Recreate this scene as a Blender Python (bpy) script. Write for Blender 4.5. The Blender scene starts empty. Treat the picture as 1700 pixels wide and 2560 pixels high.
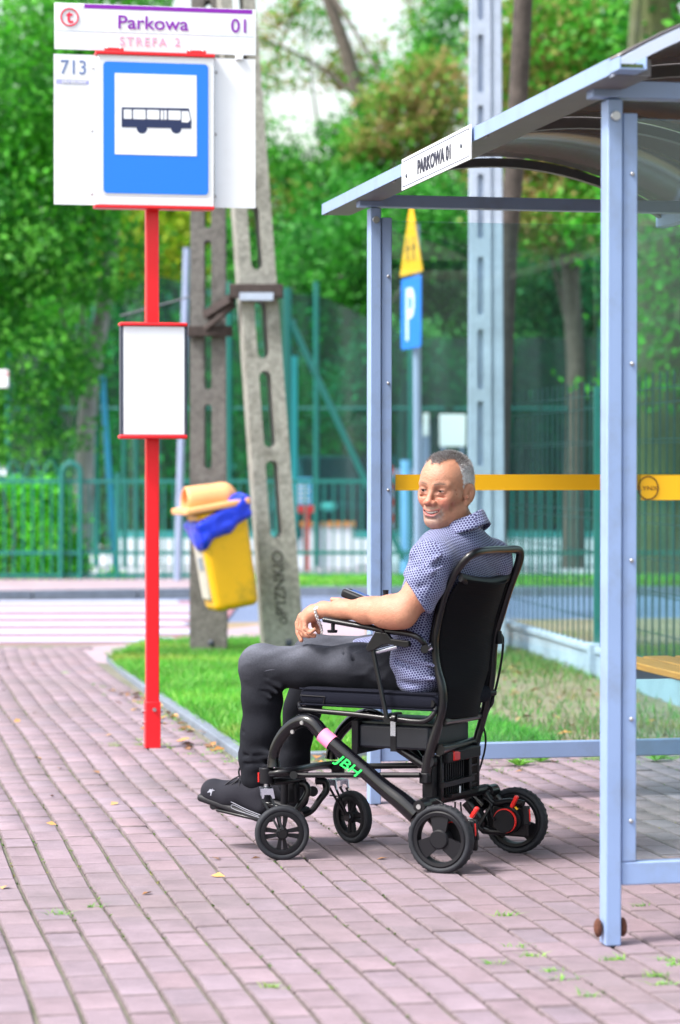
import bpy, bmesh, math, random
import numpy as np
from mathutils import Vector, Matrix
random.seed(7); np.random.seed(7); rng = np.random.default_rng(7)
R = math.radians
SC = bpy.context.scene
COL = SC.collection

# ---------------------------------------------------------------- camera
FPX, CH = 6500.0, 1.27                     # focal length in photo pixels, camera height in metres
TILT = math.atan(115 / FPX)
cam_d = bpy.data.cameras.new('camera')
cam = bpy.data.objects.new('camera', cam_d); COL.objects.link(cam)
cam.location = (0, 0, CH)
cam.rotation_euler = (math.pi / 2 - TILT, 0, 0)
cam_d.sensor_fit = 'VERTICAL'; cam_d.sensor_height = 36.0; cam_d.sensor_width = 24.0
cam_d.lens = 36.0 * FPX / 2560.0
cam_d.clip_start = 0.1; cam_d.clip_end = 2000
cam_d.dof.use_dof = True; cam_d.dof.focus_distance = 8.7; cam_d.dof.aperture_fstop = 3.0
SC.camera = cam

# ---------------------------------------------------------------- world, sun, exposure
SUN_EL, SUN_AZ = R(52), R(-62)             # azimuth measured from +Y towards +X
W = bpy.data.worlds.new('World'); SC.world = W; W.use_nodes = True
nt = W.node_tree; nt.nodes.clear()
sky = nt.nodes.new('ShaderNodeTexSky'); sky.sky_type = 'NISHITA'; sky.sun_disc = False
sky.sun_elevation = SUN_EL; sky.sun_rotation = SUN_AZ
sky.air_density = 1.6; sky.dust_density = 4.0; sky.ozone_density = 1.0
hs = nt.nodes.new('ShaderNodeHueSaturation'); hs.inputs['Saturation'].default_value = 0.55
bg = nt.nodes.new('ShaderNodeBackground'); bg.inputs['Strength'].default_value = 0.15
wo = nt.nodes.new('ShaderNodeOutputWorld')
nt.links.new(sky.outputs[0], hs.inputs['Color']); nt.links.new(hs.outputs[0], bg.inputs[0]); nt.links.new(bg.outputs[0], wo.inputs[0])
sun_d = bpy.data.lights.new('sun', 'SUN'); sun_d.energy = 1.9; sun_d.angle = R(11); sun_d.color = (1.0, 0.97, 0.94)
sun = bpy.data.objects.new('sun', sun_d); COL.objects.link(sun)
sdir = Vector((math.sin(SUN_AZ) * math.cos(SUN_EL), math.cos(SUN_AZ) * math.cos(SUN_EL) * 1.0, math.sin(SUN_EL)))
sdir = Vector((-0.62, -0.35, 0.95)).normalized()
sun.rotation_euler = sdir.to_track_quat('Z', 'Y').to_euler()
sky.sun_elevation = math.asin(sdir.z); sky.sun_rotation = math.atan2(sdir.x, sdir.y)
SC.view_settings.view_transform = 'Standard'; SC.view_settings.look = 'None'
SC.view_settings.gamma = 1.0; SC.view_settings.use_curve_mapping = False
SC.view_settings.exposure = 1.30
SC.cycles.max_bounces = 8; SC.cycles.transparent_max_bounces = 24
SC.cycles.use_denoising = True
SC.cycles.caustics_reflective = False; SC.cycles.caustics_refractive = False

# ---------------------------------------------------------------- pixel <-> place helpers (measured on the photo, 1700 x 2560)
def ray(px, py):
    a = (px - 850) / FPX; b = (1280 - py) / FPX
    return Vector((a, math.cos(TILT) + b * math.sin(TILT), -math.sin(TILT) + b * math.cos(TILT)))
CAMP = Vector((0, 0, CH))
def ground(px, py, z=0.0):
    r = ray(px, py); return CAMP + r * ((z - CH) / r.z)
def at_depth(px, py, Y):
    r = ray(px, py); return CAMP + r * (Y / r.y)
def on_plane(px, py, p0, n):
    r = ray(px, py); n = Vector(n); return CAMP + r * ((Vector(p0) - CAMP).dot(n) / r.dot(n))
# street axes: AL runs away along the pavement courses, PE across them
SN = math.hypot(1, .205)
AL = Vector((-.205 / SN, 1 / SN, 0)); PE = Vector((1 / SN, .205 / SN, 0))
def st(pe, al, z=0.0): return PE * pe + AL * al + Vector((0, 0, z))
def frame(o, x, y, z=(0, 0, 1)):
    m = Matrix.Identity(4)
    for i, c in enumerate((x, y, z)):
        for j in range(3): m[j][i] = c[j]
    for j in range(3): m[j][3] = o[j]
    return m
STREET = frame((0, 0, 0), PE, AL)           # local x = across, y = along

# ---------------------------------------------------------------- materials
MATS = {}
def mat(name, col, rough=0.6, metal=0.0, var=0.0, vscale=8.0, bump=0.0, bscale=60.0, attr=None, spec=0.5, dirt=None, dirt_amt=0.0,
        dscale=3.0, trans=0.0, coat=0.0, objrand=0.0, sheen=0.0, emit=None, sss=0.0, stretch=None):
    if name in MATS: return MATS[name]
    m = bpy.data.materials.new(name); m.use_nodes = True; MATS[name] = m
    n = m.node_tree.nodes; l = m.node_tree.links
    p = n['Principled BSDF']; out = n['Material Output']
    p.inputs['Roughness'].default_value = rough; p.inputs['Metallic'].default_value = metal
    p.inputs['Specular IOR Level'].default_value = spec
    p.inputs['Coat Weight'].default_value = coat
    if coat: p.inputs['Coat Roughness'].default_value = 0.08
    if sheen: p.inputs['Sheen Weight'].default_value = sheen
    if sss:
        p.inputs['Subsurface Weight'].default_value = sss; p.inputs['Subsurface Radius'].default_value = (1, .35, .2)
        p.inputs['Subsurface Scale'].default_value = 0.008
    tc = n.new('ShaderNodeTexCoord')
    vec = tc.outputs['Object']
    if stretch:
        mp = n.new('ShaderNodeMapping'); mp.inputs['Scale'].default_value = stretch
        l.new(vec, mp.inputs[0]); vec = mp.outputs[0]
    if attr:
        a = n.new('ShaderNodeAttribute'); a.attribute_name = attr; c = a.outputs['Color']
    else:
        rg = n.new('ShaderNodeRGB'); rg.outputs[0].default_value = (*col, 1); c = rg.outputs[0]
    if var:
        t = n.new('ShaderNodeTexNoise'); t.inputs['Scale'].default_value = vscale; t.inputs['Detail'].default_value = 5
        l.new(vec, t.inputs['Vector'])
        mr = n.new('ShaderNodeMapRange'); mr.inputs['From Min'].default_value = .25; mr.inputs['From Max'].default_value = .75
        mr.inputs['To Min'].default_value = 1 - var; mr.inputs['To Max'].default_value = 1 + var
        l.new(t.outputs['Fac'], mr.inputs['Value'])
        mx = n.new('ShaderNodeVectorMath'); mx.operation = 'SCALE'
        l.new(c, mx.inputs[0]); l.new(mr.outputs[0], mx.inputs['Scale']); c = mx.outputs[0]
    if objrand:
        oi = n.new('ShaderNodeObjectInfo'); mr = n.new('ShaderNodeMapRange')
        mr.inputs['To Min'].default_value = 1 - objrand; mr.inputs['To Max'].default_value = 1 + objrand
        l.new(oi.outputs['Random'], mr.inputs['Value'])
        mx = n.new('ShaderNodeVectorMath'); mx.operation = 'SCALE'
        l.new(c, mx.inputs[0]); l.new(mr.outputs[0], mx.inputs['Scale']); c = mx.outputs[0]
    if dirt:
        t = n.new('ShaderNodeTexNoise'); t.inputs['Scale'].default_value = dscale; t.inputs['Detail'].default_value = 8
        t.inputs['Roughness'].default_value = .65
        l.new(vec, t.inputs['Vector'])
        mr = n.new('ShaderNodeMapRange'); mr.inputs['From Min'].default_value = .5; mr.inputs['From Max'].default_value = .72
        mr.inputs['To Max'].default_value = dirt_amt
        l.new(t.outputs['Fac'], mr.inputs['Value'])
        mx = n.new('ShaderNodeMix'); mx.data_type = 'RGBA'
        l.new(mr.outputs[0], mx.inputs['Factor']); l.new(c, mx.inputs['A']); mx.inputs['B'].default_value = (*dirt, 1); c = mx.outputs['Result']
    l.new(c, p.inputs['Base Color'])
    if bump:
        t = n.new('ShaderNodeTexNoise'); t.inputs['Scale'].default_value = bscale; t.inputs['Detail'].default_value = 4
        l.new(vec, t.inputs['Vector'])
        b = n.new('ShaderNodeBump'); b.inputs['Strength'].default_value = bump; b.inputs['Distance'].default_value = 0.01
        l.new(t.outputs['Fac'], b.inputs['Height']); l.new(b.outputs[0], p.inputs['Normal'])
    if trans:
        tr = n.new('ShaderNodeBsdfTranslucent'); l.new(c, tr.inputs['Color'])
        ms = n.new('ShaderNodeMixShader'); ms.inputs[0].default_value = trans
        l.new(p.outputs[0], ms.inputs[1]); l.new(tr.outputs[0], ms.inputs[2]); l.new(ms.outputs[0], out.inputs['Surface'])
    if emit:
        p.inputs['Emission Color'].default_value = (*emit, 1); p.inputs['Emission Strength'].default_value = 1
    return m

def see_through(name, tint, opacity_col, opacity, rough=0.05, dust=0.0, holes=None):
    """clear sheet: tinted see-through share, a thin film of dust, and a glossy reflection that grows at grazing angles"""
    m = bpy.data.materials.new(name); m.use_nodes = True; MATS[name] = m
    n = m.node_tree.nodes; l = m.node_tree.links; n.clear()
    out = n.new('ShaderNodeOutputMaterial'); t = n.new('ShaderNodeBsdfTransparent'); t.inputs[0].default_value = (*tint, 1)
    d = n.new('ShaderNodeBsdfDiffuse'); d.inputs[0].default_value = (*opacity_col, 1)
    m1 = n.new('ShaderNodeMixShader'); m1.inputs[0].default_value = opacity
    if dust:
        tx = n.new('ShaderNodeTexNoise'); tx.inputs['Scale'].default_value = 2.2; tx.inputs['Detail'].default_value = 9
        tc = n.new('ShaderNodeTexCoord'); mp = n.new('ShaderNodeMapping'); mp.inputs['Scale'].default_value = (3, 3, 0.8)
        l.new(tc.outputs['Object'], mp.inputs[0]); l.new(mp.outputs[0], tx.inputs[0])
        mr = n.new('ShaderNodeMapRange'); mr.inputs['From Min'].default_value = .3; mr.inputs['From Max'].default_value = .75
        mr.inputs['To Min'].default_value = opacity; mr.inputs['To Max'].default_value = opacity + dust
        l.new(tx.outputs['Fac'], mr.inputs[0]); l.new(mr.outputs[0], m1.inputs[0])
    g = n.new('ShaderNodeBsdfGlossy'); g.inputs['Roughness'].default_value = rough
    f = n.new('ShaderNodeFresnel'); f.inputs[0].default_value = 1.5
    m2 = n.new('ShaderNodeMixShader')
    l.new(t.outputs[0], m1.inputs[1]); l.new(d.outputs[0], m1.inputs[2])
    l.new(f.outputs[0], m2.inputs[0]); l.new(m1.outputs[0], m2.inputs[1]); l.new(g.outputs[0], m2.inputs[2])
    l.new(m2.outputs[0], out.inputs[0])
    return m

# ---------------------------------------------------------------- objects
ROOTM = {}
def tag(o, label=None, cat=None, group=None, kind=None):
    if label: o['label'] = label
    if cat: o['category'] = cat
    if group: o['group'] = group
    if kind: o['kind'] = kind
    return o
def thing(name, M, label, cat, group=None):
    o = bpy.data.objects.new(name, None); COL.objects.link(o); o.matrix_world = M; o.empty_display_size = .1
    ROOTM[o] = M.copy(); return tag(o, label, cat, group)
def setup_mesh(me, m, smooth=True, angle=38):
    if m: me.materials.append(m)
    if smooth:
        me.polygons.foreach_set('use_smooth', np.ones(len(me.polygons), dtype=bool))
        try: me.set_sharp_from_angle(angle=R(angle))
        except Exception: pass
    me.update()
def link(name, me, parent=None):
    o = bpy.data.objects.new(name, me); COL.objects.link(o)
    if parent is not None:
        o.parent = parent; ROOTM[o] = ROOTM[parent]
    else: ROOTM[o] = Matrix.Identity(4)
    return o
def np_mesh(name, V, F, m=None, colors=None, smooth=True, angle=60):
    """V (n,3) array, F (k,3|4) array"""
    me = bpy.data.meshes.new(name); V = np.asarray(V, dtype=np.float32); F = np.asarray(F, dtype=np.int32); k = F.shape[1]
    me.vertices.add(len(V)); me.vertices.foreach_set('co', V.ravel())
    me.loops.add(F.size); me.loops.foreach_set('vertex_index', F.ravel())
    me.polygons.add(len(F)); me.polygons.foreach_set('loop_start', np.arange(0, F.size, k, dtype=np.int32))
    me.polygons.foreach_set('loop_total', np.full(len(F), k, dtype=np.int32))
    me.update(calc_edges=True)
    if colors is not None:
        ca = me.color_attributes.new('col', 'FLOAT_COLOR', 'POINT')
        c4 = np.ones((len(V), 4), dtype=np.float32); c4[:, :3] = colors; ca.data.foreach_set('color', c4.ravel())
    setup_mesh(me, m, smooth, angle)
    return me

class MB:
    def __init__(s, M=None): s.v = []; s.f = []; s.M = M
    def add(s, vs, fs, M=None):
        b = len(s.v)
        s.v += [(M @ Vector(p)) if M is not None else Vector(p) for p in vs]; s.f += [tuple(b + i for i in f) for f in fs]; return s
    def box(s, c, d, M=None, rot=None):
        c = Vector(c); h = Vector(d) / 2
        vs = [Vector((x * h.x, y * h.y, z * h.z)) for x in (-1, 1) for y in (-1, 1) for z in (-1, 1)]
        if rot is not None: vs = [rot @ p for p in vs]
        return s.add([c + p for p in vs], [(0, 1, 3, 2), (4, 6, 7, 5), (0, 4, 5, 1), (2, 3, 7, 6), (0, 2, 6, 4), (1, 5, 7, 3)], M)
    def bar(s, a, b, w, d, up=(0, 0, 1)):
        """rectangular bar from a to b, w across, d along 'up'"""
        a = Vector(a); b = Vector(b); x = (b - a).normalized(); y = Vector(up).cross(x).normalized(); z = x.cross(y)
        vs = [p + y * (i * w / 2) + z * (j * d / 2) for p in (a, b) for i in (-1, 1) for j in (-1, 1)]
        return s.add(vs, [(0, 1, 3, 2), (4, 6, 7, 5), (0, 4, 5, 1), (2, 3, 7, 6), (0, 2, 6, 4), (1, 5, 7, 3)])
    def tube(s, pts, r, seg=12, sub=0, sx=1.0, sy=1.0, up=(0, 0, 1), caps=True, closed=False):
        P = [Vector(p) for p in pts]
        rr = list(r) if hasattr(r, '__len__') else [r] * len(P)
        if sub:
            Q = []; q = []
            n = len(P)
            for i in range(n - 1 if not closed else n):
                p0, p1, p2, p3 = P[(i - 1) % n if (closed or i > 0) else 0], P[i], P[(i + 1) % n], P[(i + 2) % n if (closed or i + 2 < n) else n - 1]
                for k in range(sub):
                    t = k / sub
                    Q.append(0.5 * ((2 * p1) + (p2 - p0) * t + (2 * p0 - 5 * p1 + 4 * p2 - p3) * t * t + (3 * p1 - p0 - 3 * p2 + p3) * t ** 3))
                    q.append(rr[i] * (1 - t) + rr[(i + 1) % n] * t)
            if not closed: Q.append(P[-1]); q.append(rr[-1])
            P, rr = Q, q
        n = len(P); rings = []; prev = None
        for i, p in enumerate(P):
            a = P[i - 1] if (i > 0 or closed) else P[i]; b = P[(i + 1) % n] if (i < n - 1 or closed) else P[i]
            t = (b - a)
            if t.length < 1e-9: t = Vector((0, 0, 1))
            t.normalize()
            if prev is None:
                u = Vector(up); x = u.cross(t)
                if x.length < 1e-3: x = Vector((1, 0, 0)).cross(t)
                x.normalize()
            else:
                x = prev - t * prev.dot(t); x.normalize()
            prev = x; y = t.cross(x)
            rings.append([p + (x * math.cos(k * 2 * math.pi / seg) * sx + y * math.sin(k * 2 * math.pi / seg) * sy) * rr[i] for k in range(seg)])
        vs = [q for ring in rings for q in ring]; fs = []
        for i in range(n if closed else n - 1):
            j = (i + 1) % n
            for k in range(seg): fs.append((i * seg + k, i * seg + (k + 1) % seg, j * seg + (k + 1) % seg, j * seg + k))
        if caps and not closed:
            fs.append(tuple(range(seg))[::-1]); fs.append(tuple((n - 1) * seg + k for k in range(seg)))
        return s.add(vs, fs)
    def cyl(s, a, b, r, r2=None, seg=20):
        return s.tube([a, b], [r, r if r2 is None else r2], seg)
    def ball(s, c, r, seg=14, rings=9, M=None):
        c = Vector(c); r = Vector(r) if hasattr(r, '__len__') else Vector((r, r, r)); vs = []; fs = []
        for i in range(rings + 1):
            th = math.pi * i / rings
            for k in range(seg):
                ph = 2 * math.pi * k / seg
                vs.append(c + Vector((r.x * math.sin(th) * math.cos(ph), r.y * math.sin(th) * math.sin(ph), r.z * math.cos(th))))
        for i in range(rings):
            for k in range(seg): fs.append((i * seg + k, (i + 1) * seg + k, (i + 1) * seg + (k + 1) % seg, i * seg + (k + 1) % seg))
        return s.add(vs, fs, M)
    def prism(s, poly, M, t):
        """polygon in local x,z; local y from 0 to t"""
        n = len(poly); vs = [(x, 0, z) for x, z in poly] + [(x, t, z) for x, z in poly]
        ar = sum(poly[i][0] * poly[(i + 1) % n][1] - poly[(i + 1) % n][0] * poly[i][1] for i in range(n))
        fr = tuple(range(n)); bk = tuple(n + i for i in range(n))[::-1]
        sd = [((i + 1) % n, i, n + i, n + (i + 1) % n) for i in range(n)]
        if ar < 0: fr = fr[::-1]; bk = bk[::-1]; sd = [q[::-1] for q in sd]
        return s.add(vs, [fr, bk] + sd, M)
    def lathe(s, prof, M, seg=40):
        """profile (radius, y) spun round the local y axis"""
        n = len(prof); vs = []; fs = []
        for k in range(seg):
            a = 2 * math.pi * k / seg
            for r, y in prof: vs.append((r * math.cos(a), y, r * math.sin(a)))
        for k in range(seg):
            j = (k + 1) % seg
            for i in range(n - 1): fs.append((k * n + i, j * n + i, j * n + i + 1, k * n + i + 1))
        return s.add(vs, fs, M)
    def grid(s, fn, nu, nv):
        vs = [fn(i / nu, j / nv) for i in range(nu + 1) for j in range(nv + 1)]
        return s.add(vs, [(i * (nv + 1) + j, (i + 1) * (nv + 1) + j, (i + 1) * (nv + 1) + j + 1, i * (nv + 1) + j + 1) for i in range(nu) for j in range(nv)])
    def build(s, name, m, parent=None, world=False, smooth=True, bevel=0.0, angle=38, solid=0.0):
        """coordinates are the thing's own unless world=True"""
        me = bpy.data.meshes.new(name); vs = s.v
        if s.M is not None: vs = [s.M @ p for p in vs]
        if world and parent is not None:
            inv = ROOTM[parent].inverted(); vs = [inv @ p for p in vs]
        me.from_pydata([tuple(p) for p in vs], [], s.f)
        bm = bmesh.new(); bm.from_mesh(me); bmesh.ops.recalc_face_normals(bm, faces=bm.faces)
        bm.to_mesh(me); bm.free()
        setup_mesh(me, m, smooth, angle)
        o = link(name, me, parent)
        if solid:
            q = o.modifiers.new('thick', 'SOLIDIFY'); q.thickness = solid; q.offset = 0
        if bevel:
            q = o.modifiers.new('bevel', 'BEVEL'); q.width = bevel; q.segments = 2; q.limit_method = 'ANGLE'; q.angle_limit = R(40)
        return o
def lettering(name, text, size, M, m, parent, align='LEFT', ext=0.0008, sx=1.0, shear=0.0, bold=0.0, kind=None, spacing=1.0):
    """flat letters; local x right, local z up, facing local -y; M is in the thing's own coordinates"""
    cu = bpy.data.curves.new(name, 'FONT'); cu.body = text; cu.size = size; cu.extrude = ext; cu.align_x = align; cu.shear = shear
    cu.offset = bold; cu.space_character = spacing
    t = bpy.data.objects.new(name, cu); COL.objects.link(t)
    dg = bpy.context.evaluated_depsgraph_get()
    me = bpy.data.meshes.new_from_object(t.evaluated_get(dg)); bpy.data.objects.remove(t); bpy.data.curves.remove(cu)
    me.name = name
    me.transform(M @ Matrix.Rotation(math.pi / 2, 4, 'X') @ Matrix.Diagonal((sx, 1, 1, 1)))
    me.materials.clear(); me.materials.append(m)
    return link(name, me, parent)
def rounded(w, h, r, n=6, cx=0.0, cz=0.0):
    pts = []
    for qx, qz, a0 in ((1, 1, 0), (-1, 1, 90), (-1, -1, 180), (1, -1, 270)):
        for k in range(n + 1):
            a = R(a0 + 90 * k / n); pts.append((cx + qx * (w / 2 - r) + r * math.cos(a), cz + qz * (h / 2 - r) + r * math.sin(a)))
    return pts

# ---------------------------------------------------------------- implicit surfaces (bodies, clothes, moulded plastic)
def cap(a, b, r1, r2=None, op='u', k=0.02):
    a = np.array(a, float); b = np.array(b, float); r2 = r1 if r2 is None else r2; ba = b - a; bb = max(ba @ ba, 1e-12)
    def f(P):
        pa = P - a; h = np.clip((pa @ ba) / bb, 0, 1)
        return np.linalg.norm(pa - h[:, None] * ba, axis=1) - (r1 + (r2 - r1) * h)
    return (op, k, f, (a + b) / 2, np.sqrt(bb) / 2 + max(r1, r2))
def chain(pts, rs, k=0.02, op='u'):
    return [cap(pts[i], pts[i + 1], rs[i], rs[i + 1], op, k) for i in range(len(pts) - 1)]
def ell(c, r, rot=None, op='u', k=0.02):
    c = np.array(c, float); r = np.array(r, float); Rm = None if rot is None else np.array(rot)
    def f(P):
        q = P - c
        if Rm is not None: q = q @ Rm
        k0 = np.linalg.norm(q / r, axis=1); k1 = np.linalg.norm(q / (r * r), axis=1)
        return np.where(k1 > 1e-9, k0 * (k0 - 1) / np.maximum(k1, 1e-9), -r.min())
    return (op, k, f, c, r.max())
def rbox(c, h, r=0.01, rot=None, op='u', k=0.005, taper=0.0):
    c = np.array(c, float); h = np.array(h, float); Rm = None if rot is None else np.array(rot)
    def f(P):
        q = P - c
        if Rm is not None: q = q @ Rm
        if taper:
            q = q.copy(); s_ = 1 + taper * q[:, 2] / h[2]; q[:, 0] /= s_; q[:, 1] /= s_
        d = np.abs(q) - (h - r)
        return np.linalg.norm(np.maximum(d, 0), axis=1) + np.minimum(d.max(axis=1), 0) - r
    return (op, k, f, c, float(np.linalg.norm(h)) * 1.15)
def mapped(pr, M, s=1.0):
    """move primitives by the rigid 4x4 M with scale s"""
    Rm = np.array(M.to_3x3()); t = np.array(M.translation); res = []
    for op, k, f, c, r in pr:
        def g(P, f=f): return f(((P - t) @ Rm) / s) * s
        res.append((op, k * s, g, Rm @ (c * s) + t, r * s))
    return res
def sdf_eval(pr, P, disp=None):
    d = np.full(len(P), 10.0)
    for op, k, f, c, r in pr:
        e = f(P)
        if op == 'u':
            h = np.maximum(k - np.abs(d - e), 0) / k; d = np.minimum(d, e) - h * h * k / 4
        elif op == 's':
            e = -e; h = np.maximum(k - np.abs(d - e), 0) / k; d = np.maximum(d, e) + h * h * k / 4
        elif op == 'i':
            d = np.maximum(d, e)
    if disp is not None: d = d + disp(P)
    return d
def sdf_mesh(pr, h, disp=None, n=20):
    us = [p for p in pr if p[0] == 'u']
    lo = np.min([p[3] - p[4] for p in us], axis=0) - 4 * h; hi = np.max([p[3] + p[4] for p in us], axis=0) + 4 * h
    nb = np.ceil((hi - lo) / (n * h)).astype(int); rb = math.sqrt(3) / 2 * (n + 2) * h
    g = np.arange(n + 2); GX, GY, GZ = np.meshgrid(g, g, g, indexing='ij'); loc = np.stack([GX, GY, GZ], -1).reshape(-1, 3) - 1
    C = np.array([p[3] for p in pr]); RR = np.array([p[4] for p in pr]); isi = np.array([p[0] == 'i' for p in pr])
    keys = []; pos = []; quads = []; BIG = 1 << 12
    gid = lambda q: (q[:, 0] + 8) * BIG * BIG + (q[:, 1] + 8) * BIG + (q[:, 2] + 8)
    corners = [(0, 0, 0), (1, 0, 0), (0, 1, 0), (1, 1, 0), (0, 0, 1), (1, 0, 1), (0, 1, 1), (1, 1, 1)]
    edges = [(a, b) for a in range(8) for b in range(a + 1, 8) if bin(a ^ b).count('1') == 1]
    for bi in np.ndindex(*nb):
        o = np.array(bi) * n; cen = lo + (o + n / 2) * h
        near = np.where((np.linalg.norm(C - cen, axis=1) < RR + rb + 0.03) | isi)[0]
        sub = [pr[i] for i in near]
        if not any(p[0] == 'u' for p in sub): continue
        if abs(sdf_eval(sub, cen[None], disp)[0]) > rb * 1.5 + .012: continue
        D = sdf_eval(sub, lo + (o + loc) * h, disp).reshape(n + 2, n + 2, n + 2)
        if D.min() > 0 or D.max() < 0: continue
        c8 = np.stack([D[a:n + 1 + a, b:n + 1 + b, c:n + 1 + c] for a, b, c in corners], 0)
        ins = c8 < 0; act = ins.any(0) & ~ins.all(0)
        ci = np.argwhere(act)
        if len(ci) == 0: continue
        cv = c8[:, act]
        acc = np.zeros((cv.shape[1], 3)); cnt = np.zeros(cv.shape[1])
        for a, b in edges:
            va, vb = cv[a], cv[b]; x = (va < 0) != (vb < 0)
            t = np.where(x, va / np.where(x, va - vb, 1), 0)
            pa = np.array(corners[a]); pb = np.array(corners[b])
            acc += np.where(x[:, None], pa + t[:, None] * (pb - pa), 0); cnt += x
        pl = ci + acc / cnt[:, None]
        pos.append(lo + (o + pl - 1) * h); keys.append(gid(ci + o))
        core = (slice(1, n + 1),) * 3; I = D < 0
        for ax in range(3):
            sl = [slice(1, n + 1)] * 3; sl[ax] = slice(2, n + 2)
            A = I[core]; B = I[tuple(sl)]; e = np.argwhere(A != B) + 1
            if len(e) == 0: continue
            fl = A[tuple((e - 1).T)]
            a1, a2 = (ax + 1) % 3, (ax + 2) % 3; d1 = np.zeros(3, int); d1[a1] = 1; d2 = np.zeros(3, int); d2[a2] = 1
            q = np.stack([gid(e + o - d1 - d2), gid(e + o - d2), gid(e + o), gid(e + o - d1)], 1)
            q[~fl] = q[~fl][:, ::-1]; quads.append(q)
    keys = np.concatenate(keys); pos = np.concatenate(pos); quads = np.concatenate(quads)
    uk, ui = np.unique(keys, return_index=True); V = pos[ui]
    idx = np.searchsorted(uk, quads); idx = np.clip(idx, 0, len(uk) - 1)
    ok = (uk[idx] == quads).all(axis=1)
    return V, idx[ok]
def vnoise(P, f, seed=0):
    """cheap smooth noise in -1..1"""
    r_ = np.random.default_rng(seed); v = 0
    for i in range(5):
        a = r_.normal(size=3); a = a / np.linalg.norm(a) * f * (0.7 + .25 * i); b = r_.normal(size=3) * f * .5
        v = v + np.sin(P @ a + 1.6 * np.sin(P @ b + r_.uniform(0, 6)) + r_.uniform(0, 6)) / (1 + .4 * i)
    return v / 2.6
# ================================================================ SETTING
def sheet(name, poly, z, m, kind='structure', parent=None):
    mb = MB(); mb.add([(x, y, z) for x, y in poly], [tuple(range(len(poly)))])
    o = mb.build(name, m, parent, smooth=False); return tag(o, kind=kind)
M_soil = mat('soil', (.10, .085, .05), .95, var=.35, vscale=2.5, bump=.6, bscale=30, dirt=(.05, .10, .02), dirt_amt=.8, dscale=1.2)
M_joint = mat('joint_sand', (.175, .165, .13), .95, var=.25, vscale=30, bump=.5, bscale=120, dirt=(.07, .11, .03), dirt_amt=.75, dscale=1.6)
M_asph = mat('asphalt', (.13, .17, .28), .85, var=.12, vscale=1.5, bump=.3, bscale=200)
M_white = mat('road_paint', (.44, .45, .60), .6, var=.08, vscale=9, dirt=(.45, .42, .45), dirt_amt=.5, dscale=5)
M_redp = mat('road_red', (.30, .14, .17), .7, var=.15, vscale=6)
M_kerb = mat('kerb_stone', (.17, .20, .25), .85, var=.2, vscale=12, bump=.3)
M_farpave = mat('far_paving', (.34, .26, .30), .9, var=.15, vscale=3)
M_yard = mat('yard', (.40, .42, .46), .9, var=.2, vscale=.6)

sheet('ground', [(-400, -60), (400, -60), (400, 500), (-400, 500)], -0.06, M_soil)

# ---- pavement laid in long courses of concrete pavers
def curve(pe, al):
    w = min(max((2.3 - pe) / 1.2, 0), 1)
    return .006 * math.sin(al * 2.1 + pe * 1.3) + w * (.0095 * (al - 6) + .00085 * max(0, al - 13.5) ** 3)
def kerb_pe(al):                                   # left kerb of the grass verge
    return 1.87 + .007 * (al - 11.2) + .00045 * max(0, al - 13) ** 3.2 * (1 if al < 17 else 1)
AL_EDGE = 11.12                                    # behind this line, right of the kerb, the verge begins
pave = sheet('pavement', [tuple(st(a, b)[:2]) for a, b in ((-3.2, 3.0), (6.2, 3.0), (6.2, AL_EDGE + .02), (1.95, AL_EDGE + .02), (1.97, 14.5), (2.02, 17.0), (2.4, 18.3), (2.6, 18.6), (-2.0, 19.2), (-4.5, 17))], -0.012, M_joint)

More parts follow.
